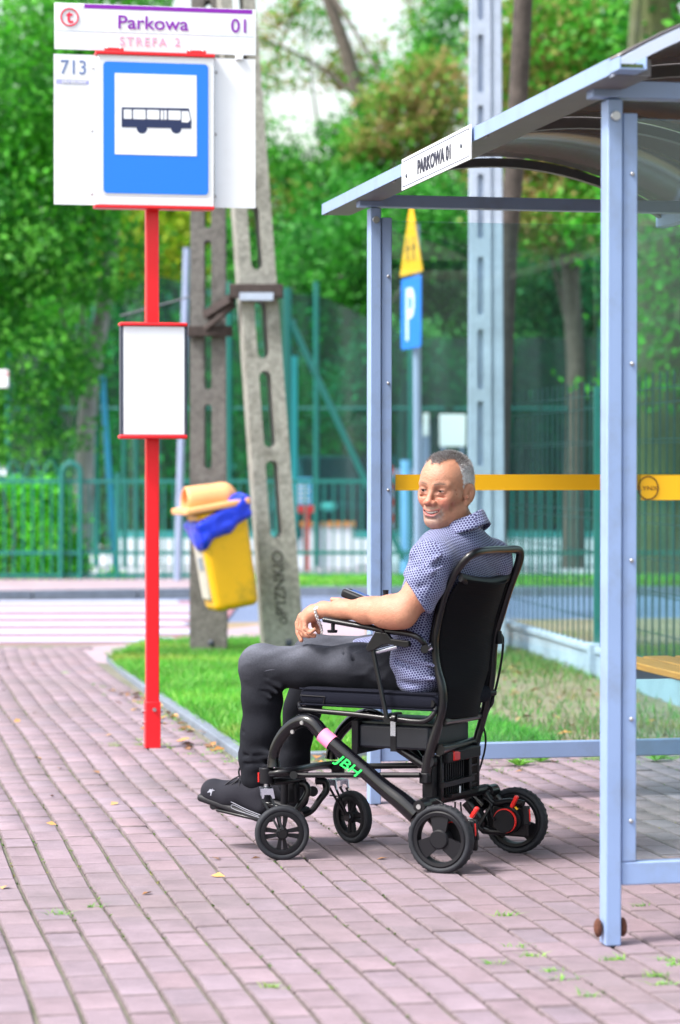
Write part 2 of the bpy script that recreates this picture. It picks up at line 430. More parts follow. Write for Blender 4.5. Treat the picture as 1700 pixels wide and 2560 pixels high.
def brick_mat(name, key):
    m = mat(name, (.240, .178, .208), .9, var=.10, vscale=2.2, bump=.35, bscale=260, objrand=0)
    n = m.node_tree.nodes; l = m.node_tree.links; p = n['Principled BSDF']
    src = p.inputs['Base Color'].links[0].from_socket
    a = n.new('ShaderNodeAttribute'); a.attribute_name = 'tone'; a.attribute_type = key
    mx = n.new('ShaderNodeMix'); mx.data_type = 'RGBA'; mx.blend_type = 'MULTIPLY'; mx.inputs['Factor'].default_value = 1
    l.new(src, mx.inputs['A']); l.new(a.outputs['Color'], mx.inputs['B'])
    g = n.new('ShaderNodeTexNoise'); g.inputs['Scale'].default_value = 420; g.inputs['Detail'].default_value = 3
    tc = n.new('ShaderNodeNewGeometry'); l.new(tc.outputs['Position'], g.inputs['Vector'])
    mr = n.new('ShaderNodeMapRange'); mr.inputs['From Min'].default_value = .3; mr.inputs['From Max'].default_value = .7
    mr.inputs['To Min'].default_value = .80; mr.inputs['To Max'].default_value = 1.22
    l.new(g.outputs['Fac'], mr.inputs[0])
    sc = n.new('ShaderNodeVectorMath'); sc.operation = 'SCALE'; l.new(mx.outputs['Result'], sc.inputs[0]); l.new(mr.outputs[0], sc.inputs['Scale'])
    # mossy, sandy wear drifting over the paving
    w = n.new('ShaderNodeTexNoise'); w.inputs['Scale'].default_value = .9; w.inputs['Detail'].default_value = 7; l.new(tc.outputs['Position'], w.inputs['Vector'])
    wr = n.new('ShaderNodeMapRange'); wr.inputs['From Min'].default_value = .48; wr.inputs['From Max'].default_value = .75; wr.inputs['To Max'].default_value = .7
    l.new(w.outputs['Fac'], wr.inputs[0])
    m2 = n.new('ShaderNodeMix'); m2.data_type = 'RGBA'; l.new(wr.outputs[0], m2.inputs['Factor']); l.new(sc.outputs[0], m2.inputs['A']); m2.inputs['B'].default_value = (.165, .135, .140, 1)
    s_ = n.new('ShaderNodeTexNoise'); s_.inputs['Scale'].default_value = 7; s_.inputs['Detail'].default_value = 9; s_.inputs['Roughness'].default_value = .75; l.new(tc.outputs['Position'], s_.inputs['Vector'])
    sr = n.new('ShaderNodeMapRange'); sr.inputs['From Min'].default_value = .3; sr.inputs['From Max'].default_value = .7; sr.inputs['To Min'].default_value = .78; sr.inputs['To Max'].default_value = 1.2
    l.new(s_.outputs['Fac'], sr.inputs[0]); s3 = n.new('ShaderNodeVectorMath'); s3.operation = 'SCALE'; l.new(m2.outputs['Result'], s3.inputs[0]); l.new(sr.outputs[0], s3.inputs['Scale'])
    l.new(s3.outputs[0], p.inputs['Base Color'])
    return m
M_brick = brick_mat('paver_single', 'OBJECT'); M_bricks = brick_mat('paver_many', 'GEOMETRY')
BW, BL, PW, PL = .0950, .1965, .1052, .2025
def brick_geo(w=BW, l=BL, ch=.004, t=.03):
    a, b = w / 2, l / 2
    top = [(-a + ch, -b + ch, 0), (a - ch, -b + ch, 0), (a - ch, b - ch, 0), (-a + ch, b - ch, 0)]
    mid = [(-a, -b, -ch), (a, -b, -ch), (a, b, -ch), (-a, b, -ch)]
    bot = [(-a, -b, -t), (a, -b, -t), (a, b, -t), (-a, b, -t)]
    f = [(0, 1, 2, 3)] + [(4 + i, 4 + (i + 1) % 4, (i + 1) % 4, i) for i in range(4)] + [(8 + i, 8 + (i + 1) % 4, 4 + (i + 1) % 4, 4 + i) for i in range(4)]
    return np.array(top + mid + bot, float), f
bv, bf = brick_geo()
bricks = []
c0 = 14 * PW
for ci in range(-42, 44):
    rr = random.Random(ci * 13 + 5); off = (ci % 2) * PL / 2 + rr.uniform(-.03, .03)
    for k in range(int(3.6 / PL), int(18.9 / PL)):
        al = k * PL + off; pe0 = 2.034 + ci * PW
        pe = pe0 + curve(pe0, al)
        if al > AL_EDGE - .11 and pe > kerb_pe(al) - .10: continue
        if al > 18.25: continue
        p = st(pe, al); d = p - CAMP
        if p.y < 3.2: continue
        px = 850 + d.x / d.y * FPX
        if px < -900 - 2600 / p.y or px > 2600 + 2600 / p.y: continue
        sl = (curve(pe0, al + .05) - curve(pe0, al - .05)) / .1
        py = 1165 + FPX * CH / p.y
        infr = (-30 < px < 1730) and py < 2600
        tone = rr.gauss(1, .042); tr = rr.gauss(0, .02)
        col = (tone * (1 + tr), tone, tone * (1 - .6 * tr))
        z = rr.uniform(-.002, .0015)
        if 10.4 < al and pe > 2.0: z += .004 * math.sin(pe * 5 + al * 7)
        bricks.append((infr, p.y, p, math.atan2(PE.y, PE.x) - sl, z, col, (rr.gauss(0, .006), rr.gauss(0, .006)), (rr.gauss(0, .008))))
vis = sorted([b for b in bricks if b[0]], key=lambda b: b[1]); single = vis[:300]; many = [b for b in bricks if not b[0]] + vis[300:]
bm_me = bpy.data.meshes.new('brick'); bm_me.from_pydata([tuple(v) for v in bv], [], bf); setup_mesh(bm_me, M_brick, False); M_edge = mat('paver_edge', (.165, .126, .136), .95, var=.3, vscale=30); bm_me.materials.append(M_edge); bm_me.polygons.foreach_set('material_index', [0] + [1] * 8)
for b in single:
    o = bpy.data.objects.new('brick', bm_me); COL.objects.link(o); o.parent = pave
    o.location = (b[2].x, b[2].y, b[4]); o.rotation_euler = (b[6][0], b[6][1], b[3] + b[7]); o['tone'] = [b[5][0], b[5][1], b[5][2], 1.0]
Vs = []; Cs = []
for b in many:
    c, s = math.cos(b[3] + b[7]), math.sin(b[3] + b[7]); q = bv.copy()
    q[:, 2] += q[:, 0] * b[6][1] + q[:, 1] * b[6][0]
    x = q[:, 0] * c - q[:, 1] * s + b[2].x; y = q[:, 0] * s + q[:, 1] * c + b[2].y
    Vs.append(np.stack([x, y, q[:, 2] + b[4]], 1)); Cs.append(np.tile(b[5], (12, 1)))
nb_ = len(many); F0 = np.array(bf); FF = (F0[None] + 12 * np.arange(nb_)[:, None, None]).reshape(-1, 4)
me = np_mesh('brick', np.concatenate(Vs), FF, M_bricks, None, smooth=False)
ca = me.color_attributes.new('tone', 'FLOAT_COLOR', 'POINT'); c4 = np.ones((nb_ * 12, 4), np.float32); c4[:, :3] = np.concatenate(Cs); ca.data.foreach_set('color', c4.ravel())
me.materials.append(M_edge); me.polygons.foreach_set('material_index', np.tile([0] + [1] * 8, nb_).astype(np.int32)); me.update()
o = link('brick', me, pave); tag(o, 'the smaller and farther pink pavers of the pavement', kind='stuff')

# ---- kerb edging stones (blue grey) along the verge, each a piece of its own
ke = thing('kerb_edging', Matrix.Translation(st(1.87, 11.2)), 'blue grey kerb edging between pink pavers and bright green verge', 'kerb')
al = AL_EDGE
while al < 16.3:
    a = st(kerb_pe(al) , al, -.012); b = st(kerb_pe(al + .97), al + .97, -.012)
    pass
    MB().bar(a, b, .065, .07).build('kerb_stone', M_kerb, ke, world=True, bevel=.006); al += .98
pe = 1.95
while pe < 6:
    MB().bar(st(pe, AL_EDGE + .03, -.01), st(pe + .97, AL_EDGE + .03, -.01), .06, .06).build('kerb_stone', M_kerb, ke, world=True, bevel=.006); pe += .98

# ---- road, crossing, far pavement
sheet('road', [(-40, 18.1), (-2.5, 18.2), (-1.2, 18.9), (-.95, 20.3), (-.3, 21.5), (40, 21.4), (40, 26.2), (-.4, 26.0), (-3.3, 25.1), (-40, 22.5)], -.035, M_asph)
cross = thing('pedestrian_crossing', Matrix.Translation((-3, 21, 0)), 'raised pedestrian crossing painted in white and red stripes across the road', 'crossing')
mb = MB(); mb.add([(-12, 17.6, -.02), (-2.4, 18.1, -.02), (-1.35, 18.75, -.02), (-.95, 20.6, -.02), (-.95, 24.9, -.02), (-12, 23.4, -.02)], [(0, 1, 2, 3, 4, 5)]); mb.build('crossing_surface', M_redp, cross, world=True, smooth=False)
for i, (y0, y1, xr) in enumerate(((18.2, 18.7, -1.9), (19.0, 19.55, -1.2), (19.9, 20.5, -1.0), (20.9, 21.45, -1.0), (21.9, 22.4, -1.15), (22.9, 23.45, -1.3), (23.7, 24.1, -1.3), (24.35, 24.85, -1.5))):
    mb = MB(); mb.add([(-12, y0 - .25, -.014), (xr, y0, -.014), (xr - .06, y1, -.014), (-12, y1 - .3, -.014)], [(0, 1, 2, 3)])
    mb.build('painted_stripe', M_white, cross, world=True, smooth=False)
sheet('far_pavement', [(-40, 22.8), (-3.3, 25.3), (-.4, 26.15), (-.4, 28.7), (-40, 28.7)], .02, M_farpave)
sheet('near_footway_end', [(-2.4, 18.0), (-1.5, 16.8), (.2, 18.2), (.2, 21.3), (-.4, 21.4), (-1.0, 20.2), (-1.3, 18.85)], -.010, M_farpave)
kf = thing('far_kerb', Matrix.Translation((-3, 25.3, 0)), 'dark kerb on the far side of the road', 'kerb')
for i in range(26):
    x = -12 + i * 1.0; y = 25.25 + (x + 3.3) * .29 if x < -.4 else 26.1
    x2 = x + .98; y2 = 25.25 + (x2 + 3.3) * .29 if x2 < -.4 else 26.1
    MB().bar((x, y, 0), (x2, y2, 0), .14, .12).build('kerb_stone', M_kerb, kf, world=True)
sheet('schoolyard', [(-60, 28.7), (60, 28.7), (60, 60), (-60, 60)], -.03, M_yard)
M_verge = mat('verge_soil', (.055, .12, .02), .95, var=.35, vscale=4)
M_dry = mat('verge_dry_soil', (.27, .20, .125), .95, var=.35, vscale=3.2, bump=.6, bscale=40, dirt=(.08, .14, .03), dirt_amt=.6, dscale=1.1)
sheet('grass_verge', [tuple(st(a, b)[:2]) for a, b in ((1.92, AL_EDGE + .06), (3.2, AL_EDGE + .06), (3.2, 18.3), (2.42, 18.3), (2.02, 17.0), (1.96, 15.5))], -.012, M_verge)
sheet('dry_verge', [tuple(st(a, b)[:2]) for a, b in ((3.2, AL_EDGE + .06), (12, AL_EDGE + .06), (16, 20.5), (3.0, 21.1), (3.2, 18.3))], -.014, M_dry)
sheet('far_verge', [(-.4, 26.2), (40, 26.3), (40, 28.8), (-.4, 28.8)], .01, M_verge)

# ---- grass: real blades
M_grass = mat('grass_blade', (.1, .3, .02), .55, attr='col', trans=.35)
def blades(name, label, pts, hmin, hmax, w, cols, lean=.5):
    n = len(pts); h = rng.uniform(hmin, hmax, n); a = rng.uniform(0, 2 * np.pi, n); ln = rng.normal(0, lean, (n, 2)) * h[:, None]
    dx = np.stack([np.cos(a), np.sin(a), np.zeros(n)], 1) * w / 2
    top = pts + np.stack([ln[:, 0], ln[:, 1], h], 1); mid = pts + np.stack([ln[:, 0] * .35, ln[:, 1] * .35, h * .6], 1)
    V = np.stack([pts - dx, pts + dx, mid + dx * .8, mid - dx * .8, top], 1).reshape(-1, 3)
    b = 5 * np.arange(n)[:, None]; F = np.concatenate([b + [0, 1, 2], b + [0, 2, 3], b + [3, 2, 4]], 0)
    ci = rng.choice(len(cols), n); C = np.array(cols)[ci] * rng.uniform(.7, 1.3, (n, 1)) * (1 + .3 * vnoise(pts, 3.0, 4)[:, None]); C = C + np.clip(vnoise(pts, 4.5, 8)[:, None] - .35, 0, 1) * np.array([.35, .12, .06])
    me = np_mesh(name, V, F, M_grass, np.repeat(C, 5, 0), smooth=False)
    return tag(link(name, me), label, kind='stuff')
G1 = [(.10, .44, .03), (.14, .50, .04), (.07, .34, .03), (.22, .46, .08)]; G2 = [(.13, .32, .05), (.20, .34, .07), (.30, .26, .11), (.10, .30, .04)]
def verge_pts(n, pe0, pe1, al0, al1, dens=None, z=-.01, left=None):
    pe_ = rng.uniform(pe0, pe1, n); al_ = rng.uniform(al0, al1, n)
    if left is not None:
        lim = np.array([left(min(a, 16.9)) + max(0, a - 16.9) * .30 for a in al_]); k = pe_ > lim; pe_, al_ = pe_[k], al_[k]
    P = np.outer(pe_, PE) + np.outer(al_, AL); P[:, 2] = z
    if dens is not None:
        q = vnoise(P, dens[0], 3); k = q + rng.normal(0, .25, len(q)) > dens[1]; P = P[k]
    return P
blades('grass', 'bright green grass on the verge round the concrete pylon', verge_pts(95000, 1.9, 3.3, AL_EDGE + .06, 18.3, left=lambda a: kerb_pe(a) - .015), .02, .095, .007, G1)
blades('grass', 'thin patchy grass behind the bus shelter', verge_pts(80000, 3.2, 7.5, AL_EDGE + .06, 19.0, dens=(2.2, .12)), .015, .06, .007, G2)
P = np.stack([rng.uniform(-1, 9, 30000), rng.uniform(26.25, 28.7, 30000), np.full(30000, .01)], 1)
blades('grass', 'green strip of grass along the far side of the road', P, .03, .10, .018, G1 + G2[:1])
# weeds in the joints
pw = []
spots = [(258, 1718), (262, 1738), (228, 1712), (285, 1865), (275, 1860), (345, 1862), (412, 1862), (470, 1885), (515, 1905), (570, 1905), (155, 2285), (235, 2266), (680, 2467),
         (1295, 2368), (1330, 2390), (1385, 2430), (1545, 2397), (1520, 2400), (1600, 2266), (1690, 2412), (1640, 2440), (1660, 2460), (1670, 2400), (1410, 2450), (1470, 2490), (1240, 2410),
         (1265, 2288), (160, 1683), (430, 1870), (395, 1850), (540, 1880), (350, 1850)]
for (sx, sy) in spots:
    g0 = ground(sx, sy); n = 16 if sy < 2250 else 30
    q = rng.normal(0, .008, (n, 3)); q[:, 0] *= 1.8; q[:, 2] = 0; pw.append(np.array(g0) + q + [0, 0, -.006])
for i in range(150):                               # weed band by the verge edge behind the wheelchair
    g0 = st(rng.uniform(2.0, 4.6), AL_EDGE - abs(rng.normal(0, .22)) - .02); q = rng.normal(0, .025, (22, 3)); q[:, 2] = 0; pw.append(np.array(g0) + q + [0, 0, -.006])
for i in range(30):                               # along the left kerb
    a_ = rng.uniform(AL_EDGE, 14.5); g0 = st(kerb_pe(a_) - .08 - abs(rng.normal(0, .04)), a_); q = rng.normal(0, .02, (12, 3)); q[:, 2] = 0; pw.append(np.array(g0) + q + [0, 0, -.006])
blades('weed', 'small weeds growing in the paver joints', np.concatenate(pw), .006, .022, .004, [(.16, .42, .04), (.10, .34, .05), (.24, .46, .06)], lean=1.3)
pj = []
for i in range(2600):                              # fine moss specks in long joints
    ci = rng.integers(-30, 34); a_ = rng.uniform(4.5, 17); pe0 = 2.034 + ci * PW; pe_ = pe0 + curve(pe0, a_) + PW / 2
    if a_ > AL_EDGE and pe_ > 1.8: continue
    g0 = st(pe_, a_, -.006)
    if vnoise(np.array([g0]), 2.5, 9)[0] < .15: continue
    q = rng.normal(0, .004, (3, 3)); q[:, 2] = 0; pj.append(np.array(g0) + q)
blades('moss', 'moss specks in the paver joints', np.concatenate(pj), .004, .009, .006, [(.14, .22, .05), (.10, .17, .05)], lean=.8)
# a broad-leaved weed tuft (dandelion leaves) near the edge
M_leafc = mat('leaf_green', (.1, .3, .03), .55, attr='col', trans=.4)
def leaf_cloud(name, C, size, cols, parent=None, flat=0.0, aspect=.55, m=None, jitter=.35):
    n = len(C); nrm = rng.normal(size=(n, 3)); nrm[:, 2] = np.abs(nrm[:, 2]) + flat; nrm /= np.linalg.norm(nrm, axis=1)[:, None]
    t = rng.normal(size=(n, 3)); t -= (t * nrm).sum(1)[:, None] * nrm; t /= np.linalg.norm(t, axis=1)[:, None]; b = np.cross(nrm, t)
    s = size * rng.uniform(1 - jitter, 1 + jitter, n)[:, None]
    mid = C + nrm * s * .12
    V = np.stack([C - t * s / 2, mid + b * s * aspect / 2 , C + t * s / 2, mid - b * s * aspect / 2], 1).reshape(-1, 3)
    k = 4 * np.arange(n)[:, None]; F = np.concatenate([k + [0, 1, 2], k + [0, 2, 3]], 0)
    return V, F, np.repeat(cols, 4, 0)
def leaf_object(name, C, size, cols, parent=None, **kw):
    V, F, CC = leaf_cloud(name, C, size, cols, **kw)
    if parent is not None: V = V - np.array(ROOTM[parent].translation)
    return link(name, np_mesh(name, V, F, kw.get('m') or M_leafc, CC, smooth=False), parent)
for (sx, sy, lab) in ((1298, 1915, 'broad leaved weed tuft at the paving edge left of the shelter post'), (1352, 1905, 'small broad leaved weed at the paving edge beside the larger tuft'), (1640, 1902, 'broad leaved weed seen through the near glass pane')):
    g0 = ground(sx, sy); t_ = thing('weed_plant', Matrix.Translation(g0), lab, 'weed', 'broad leaved weeds at the paving edge')
    mb = MB()
    for k in range(9):
        a = k * 2.4; L = rng.uniform(.05, .085); d = Vector((math.cos(a), math.sin(a), 0)); s_ = Vector((-d.y, d.x, 0)); e = rng.uniform(.3, 1.1)
        p1 = g0 + d * L * .5 + Vector((0, 0, L * .45 * e)); p2 = g0 + d * L + Vector((0, 0, L * .5 * e))
        mb.add([g0, p1 + s_ * .014, p2, p1 - s_ * .014], [(0, 1, 2, 3)])
    mb.build('leaf_rosette', mat('weed_leaf', (.16, .42, .05), .5, var=.2, vscale=30, trans=.3), t_, world=True, smooth=False)
# fallen leaves
M_dead = mat('dead_leaf', (.4, .2, .08), .8, attr='col')
L0 = []
for (sx, sy) in ((10, 1725), (88, 1782), (43, 1803), (150, 1920), (240, 1931), (95, 1895), (272, 1838), (458, 1772), (295, 1758), (500, 1830), (515, 1834), (445, 1780), (640, 2145), (955, 2147), (547, 2145), (545, 2190), (368, 2233), (540, 2148),
                 (12, 2218), (1297, 1928), (560, 1910), (465, 1870), (350, 1755), (20, 1670), (85, 1660), (1385, 1905), (925, 1930), (1410, 1890), (340, 1670), (368, 1672), (470, 1872), (286, 2010), (128, 2060), (130, 1990)):
    L0.append(np.array(ground(sx, sy, .004)))
nl = len(L0)
for i in range(50): a_ = rng.uniform(11.3, 14.6); L0.append(np.array(st(kerb_pe(a_) - .06 - abs(rng.normal(0, .07)), a_, .004)))
for i in range(130): L0.append(np.array(st(rng.uniform(2.1, 5.2), AL_EDGE + rng.normal(.02, .12), .006)))
for i in range(260): L0.append(np.array(st(rng.uniform(3.2, 7), rng.uniform(AL_EDGE, 17.5), .01)))
for i in range(60): L0.append(np.array([rng.uniform(-1.7, 8), rng.normal(26.1, .12), .02]))
for i in range(40): L0.append(np.array([rng.uniform(-6, -.5), 0, .03])); L0[-1][1] = 25.25 + (L0[-1][0] + 3.3) * .29 + rng.normal(.15, .08)
L0 = np.array(L0); cc = np.array([(.46, .20, .05), (.40, .24, .10), (.30, .15, .07), (.55, .30, .10)])[rng.choice(4, len(L0))] * rng.uniform(.6, 1.25, (len(L0), 1))
sz = np.full(len(L0), .045); sz[nl:] = .06
V, F, CC = leaf_cloud('x', L0, 1.0, cc, flat=2.5, aspect=.6)
V = V.reshape(-1, 4, 3); V = L0[:, None] + (V - L0[:, None]) * sz[:, None, None]; V[:, :, 2] = np.maximum(V[:, :, 2], .002)
tag(link('fallen_leaves', np_mesh('fallen_leaves', V.reshape(-1, 3), F, M_dead, CC, smooth=False)), 'orange and brown fallen leaves on the paving', kind='stuff')

# ================================================================ BUS STOP POLE
M_red = mat('red_paint', (.80, .012, .02), .35, var=.05, vscale=6)
M_board = mat('board_white', (.80, .83, .88), .35, var=.02, vscale=3, dirt=(.55, .56, .56), dirt_amt=.35, dscale=2.5)
M_bluesign = mat('sign_blue', (.012, .20, .78), .4, var=.04, vscale=2)
M_steel = mat('bolt_steel', (.5, .5, .52), .35, metal=.9)
M_dark = mat('dark_frame', (.05, .06, .09), .4)
PB = ground(381, 1869)
BS = thing('bus_stop_sign', frame(PB, PE, AL), 'red bus stop pole with white boards and blue bus pictogram at the pavement', 'bus stop sign')
def bp(px, py, y=0.0):
    """pixel -> local x,z on the board plane y in front of / behind the pole"""
    q = ROOTM[BS].inverted() @ on_plane(px, py, PB + AL * y, AL); return q.x, q.z
def bx(x0, y0, x1, y1, name, m, yf, th, parent=BS, bevel=0.0, rnd=0.0):
    a = bp(x0, y0, yf); b = bp(x1, y1, yf); xm = (x0 + x1) / 2; a = (a[0], bp(xm, y0, yf)[1]); b = (b[0], bp(xm, y1, yf)[1]); cx, cz = (a[0] + b[0]) / 2, (a[1] + b[1]) / 2; w, h = abs(b[0] - a[0]), abs(b[1] - a[1])
    if rnd: return MB().prism(rounded(w, h, rnd, 6, cx, cz), Matrix.Translation((0, yf, 0)), th).build(name, m, parent)
    return MB().box((cx, yf + th / 2, cz), (w, th, h)).build(name, m, parent, bevel=bevel)
MB().box((0, 0, 1.42), (.058, .058, 2.45)).build('pole', M_red, BS, bevel=.006)
col_ = MB().box((0, 0, .105), (.068, .066, .21)).build('pole_socket', M_red, BS, bevel=.004)
for z, dx in ((.215 - .04, 0), (.165, 1), (.115, 1)):
    mb = MB()
    if dx: mb.tube([(-.048, 0, z), (.048, 0, z)], .006, 6); mb.tube([(-.046, 0, z), (-.038, 0, z)], .010, 6); mb.tube([(.038, 0, z), (.046, 0, z)], .010, 6)
    else: mb.tube([(.004, -.045, z), (.004, -.03, z)], .009, 6)
    mb.build('bolt', M_steel, BS)
f1 = -.075
bx(136, 15, 640, 131, 'stop_name_board', M_board, f1, .006, bevel=.002); top_b = bpy.context.scene.objects[-1]
top_b = [o for o in COL.objects if o.name.startswith('stop_name_board')][0]
def bxt(c, off, name, m, yf, th, parent): # crop4 coordinates (scale 2.45, offset 100,0)
    return bx(off[0] + c[0] / 2.45, off[1] + c[1] / 2.45, off[0] + c[2] / 2.45, off[1] + c[3] / 2.45, name, m, yf, th, parent)
o4 = (100, 0)
M_purple = mat('purple_ink', (.24, .008, .42), .4); M_pink = mat('pink_ink', (.80, .42, .62), .5); M_gblue = mat('blue_grey_ink', (.13, .20, .42), .5); M_lilac = mat('lilac_band', (.38, .40, .72), .5)
M_logo = mat('logo_red', (.72, .02, .07), .4); M_line = mat('thin_line', (.5, .58, .68), .5); M_navy = mat('navy_print', (.012, .025, .09), .45)
bxt((272, 42, 1300, 68), o4, 'purple_stripe', M_purple, f1 - .001, .001, top_b)
bxt((95, 203, 1310, 206), o4, 'ruled_line', M_line, f1 - .001, .001, top_b)
bxt((264, 30, 266, 190), o4, 'ruled_line', M_line, f1 - .001, .001, top_b)
def T(x, y, yf): a = bp(100 + x / 2.45, y / 2.45, yf); return Matrix.Translation((a[0], yf, a[1]))
px2m = 2.45 * FPX / PB.y                       # crop pixels per metre on the boards
lettering('lettering', 'Parkowa', .083, T(472, 172, f1 - .002), M_purple, top_b, sx=1.10, bold=.0006)
lettering('lettering', '01', .086, T(1168, 196, f1 - .002), M_purple, top_b, sx=1.0, bold=.0006)
lettering('lettering', 'STREFA', .054, T(486, 274, f1 - .002), M_pink, top_b, sx=1.0, spacing=1.25); lettering('lettering', '2', .054, T(822, 281, f1 - .002), M_pink, top_b)
lc = bp(100 + 181 / 2.45, 105 / 2.45, f1 - .002)
mb = MB(); mb.tube([(lc[0] + math.cos(a) * .0375, f1 - .002, lc[1] + math.sin(a) * .0375) for a in np.linspace(0, 2 * math.pi, 40, endpoint=False)], .0035, 6, closed=True, up=(0, 1, 0)).build('logo_ring', M_logo, top_b)
lettering('logo_letter', 't', .085, Matrix.Translation((lc[0] - .014, f1 - .002, lc[1] - .024)), M_logo, top_b, bold=.0015)
# three lower boards
lb = bxt((84, 333, 350, 1254), o4, 'route_board', M_board, f1 + .005, .006, BS)
rb = bxt((1070, 359, 1320, 1274), o4, 'blank_board', M_board, f1 + .005, .006, BS)
lettering('lettering', '713', .088, T(122, 450, f1 + .004), M_gblue, lb, sx=.92)
bxt((100, 488, 300, 513), o4, 'lilac_band', M_lilac, f1 + .004, .001, lb)
lettering('lettering', 'okresowy', .027, T(134, 509, f1 + .003), M_board, lb, bold=.0004)
cb = bxt((355, 338, 1068, 1262), o4, 'sign_case', M_board, -.105, .06, BS)
cb.modifiers.new('b', 'BEVEL').width = .004
def bxr(c, name, m, yf, th, parent, rnd):
    return bx(100 + c[0] / 2.45, c[1] / 2.45, 100 + c[2] / 2.45, c[3] / 2.45, name, m, yf, th, parent, rnd=rnd)
bxr((378, 375, 1042, 1200), 'sign_rim', mat('rim_white', (.66, .69, .74), .4), -.107, .003, cb, .022)
bxr((388, 385, 1031, 1188), 'blue_panel', M_bluesign, -.1085, .002, cb, .018)
bxr((458, 454, 960, 951), 'white_square', M_board, -.110, .0018, cb, .002)
def bpoly(pts, yf): return [bp(100 + x / 2.45, y / 2.45, yf) for x, y in pts]
mb = MB(); mb.prism(bpoly([(501, 657), (911, 664), (927, 738), (926, 787), (500, 778)], -.111), Matrix.Translation((0, -.1115, 0)), .0015)
bus = mb.build('bus_pictogram', M_navy, cb, smooth=False)
for cx in (624, 834):
    c = bp(100 + cx / 2.45, 785 / 2.45, -.111); mb = MB(); mb.prism([(c[0] + math.cos(a) * .0235, c[1] + math.sin(a) * .0235) for a in np.linspace(0, 2 * math.pi, 20, endpoint=False)], Matrix.Translation((0, -.1112, 0)), .001)
    mb.build('pictogram_wheel', M_navy, cb, smooth=False)
for (x0, y0, x1, y1) in ((513, 670, 562, 728), (570, 671, 647, 730), (655, 673, 731, 731), (739, 675, 755, 733), (760, 675, 777, 733), (786, 677, 862, 734)):
    bx(100 + x0 / 2.45, y0 / 2.45, 100 + x1 / 2.45, y1 / 2.45, 'pictogram_window', M_board, -.1125, .001, cb, rnd=.003)
mb = MB(); mb.prism(bpoly([(868, 680), (910, 681), (922, 735), (905, 751), (868, 748)], -.1125), Matrix.Translation((0, -.1125, 0)), .001).build('pictogram_window', M_board, cb, smooth=False)
hb = bx(100 + 343 / 2.45, 319 / 2.45, 100 + 1073 / 2.45, 341 / 2.45, 'red_rail', M_red, -.115, .085, BS, bevel=.004)
lbm = bx(100 + 336 / 2.45, 1258 / 2.45, 100 + 1070 / 2.45, 1278 / 2.45, 'red_rail', M_red, -.115, .085, BS, bevel=.004)
for x in (455, 960): bx(100 + (x - 58) / 2.45, (292 + (x - 455) * .033) / 2.45, 100 + (x + 58) / 2.45, (316 + (x - 455) * .033) / 2.45, 'clamp_tab', M_red, -.1, .02, BS, bevel=.002)
for x, y in ((412, 294), (494, 296), (918, 312), (1000, 312), (330, 411), (325, 795), (322, 1182), (1085, 435), (1080, 817), (1078, 1197)):
    c = bp(100 + x / 2.45, y / 2.45, -.1); MB().ball((c[0], -.1 if y < 320 else f1, c[1]), (.007, .005, .007), 8, 6).build('screw', M_steel, BS)
bx(100 + 1200 / 2.45, 335 / 2.45, 100 + 1246 / 2.45, 366 / 2.45, 'white_cap', M_board, f1 - .01, .02, BS, bevel=.003)
# small timetable case
def bx6(c, name, m, yf, th, parent, bevel=0.0): return bx(c[0] / 3.136, 500 + c[1] / 3.136, c[2] / 3.136, 500 + c[3] / 3.136, name, m, yf, th, parent, bevel=bevel)
tc_ = bx6((946, 980, 1468, 1850), 'timetable_case', M_dark, -.085, .06, BS)
bx6((968, 992, 1446, 1838), 'blank_sheet', mat('case_sheet', (.80, .84, .90), .3, var=.03, vscale=5, dirt=(.7, .55, .62), dirt_amt=.25, dscale=4), -.088, .004, tc_)
bx6((940, 960, 1472, 988), 'red_rail', M_red, -.098, .075, BS, bevel=.006)
bx6((937, 1842, 1472, 1872), 'red_rail', M_red, -.098, .075, BS, bevel=.006)

# ================================================================ BUS SHELTER
M_alu = mat('shelter_paint', (.26, .37, .62), .42, var=.05, vscale=5, dirt=(.20, .25, .34), dirt_amt=.55, dscale=7, spec=.6)
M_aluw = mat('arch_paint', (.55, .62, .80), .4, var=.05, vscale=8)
M_rust = mat('rust', (.10, .035, .02), .9, var=.3, vscale=40, bump=.6)
M_yel = mat('yellow_film', (.86, .46, .005), .45, var=.03, vscale=6)
GLASS = see_through('pane_glass', (.84, .95, .95), (.30, .50, .58), .012, .03, dust=.03)
SMOKE = see_through('smoked_roof', (.42, .38, .36), (.28, .25, .24), .42, .18)
SH = thing('bus_shelter', STREET, 'blue grey metal bus shelter with glass panes and smoked arched roof', 'bus shelter')
A0, A1, PF, PBK = 6.60, 9.54, 2.086, 3.40
def post(pe, al, z1=2.235, w=.042, d=.062):
    return MB().box((pe, al, z1 / 2), (w, d, z1)).build('post', M_alu, SH, bevel=.004)
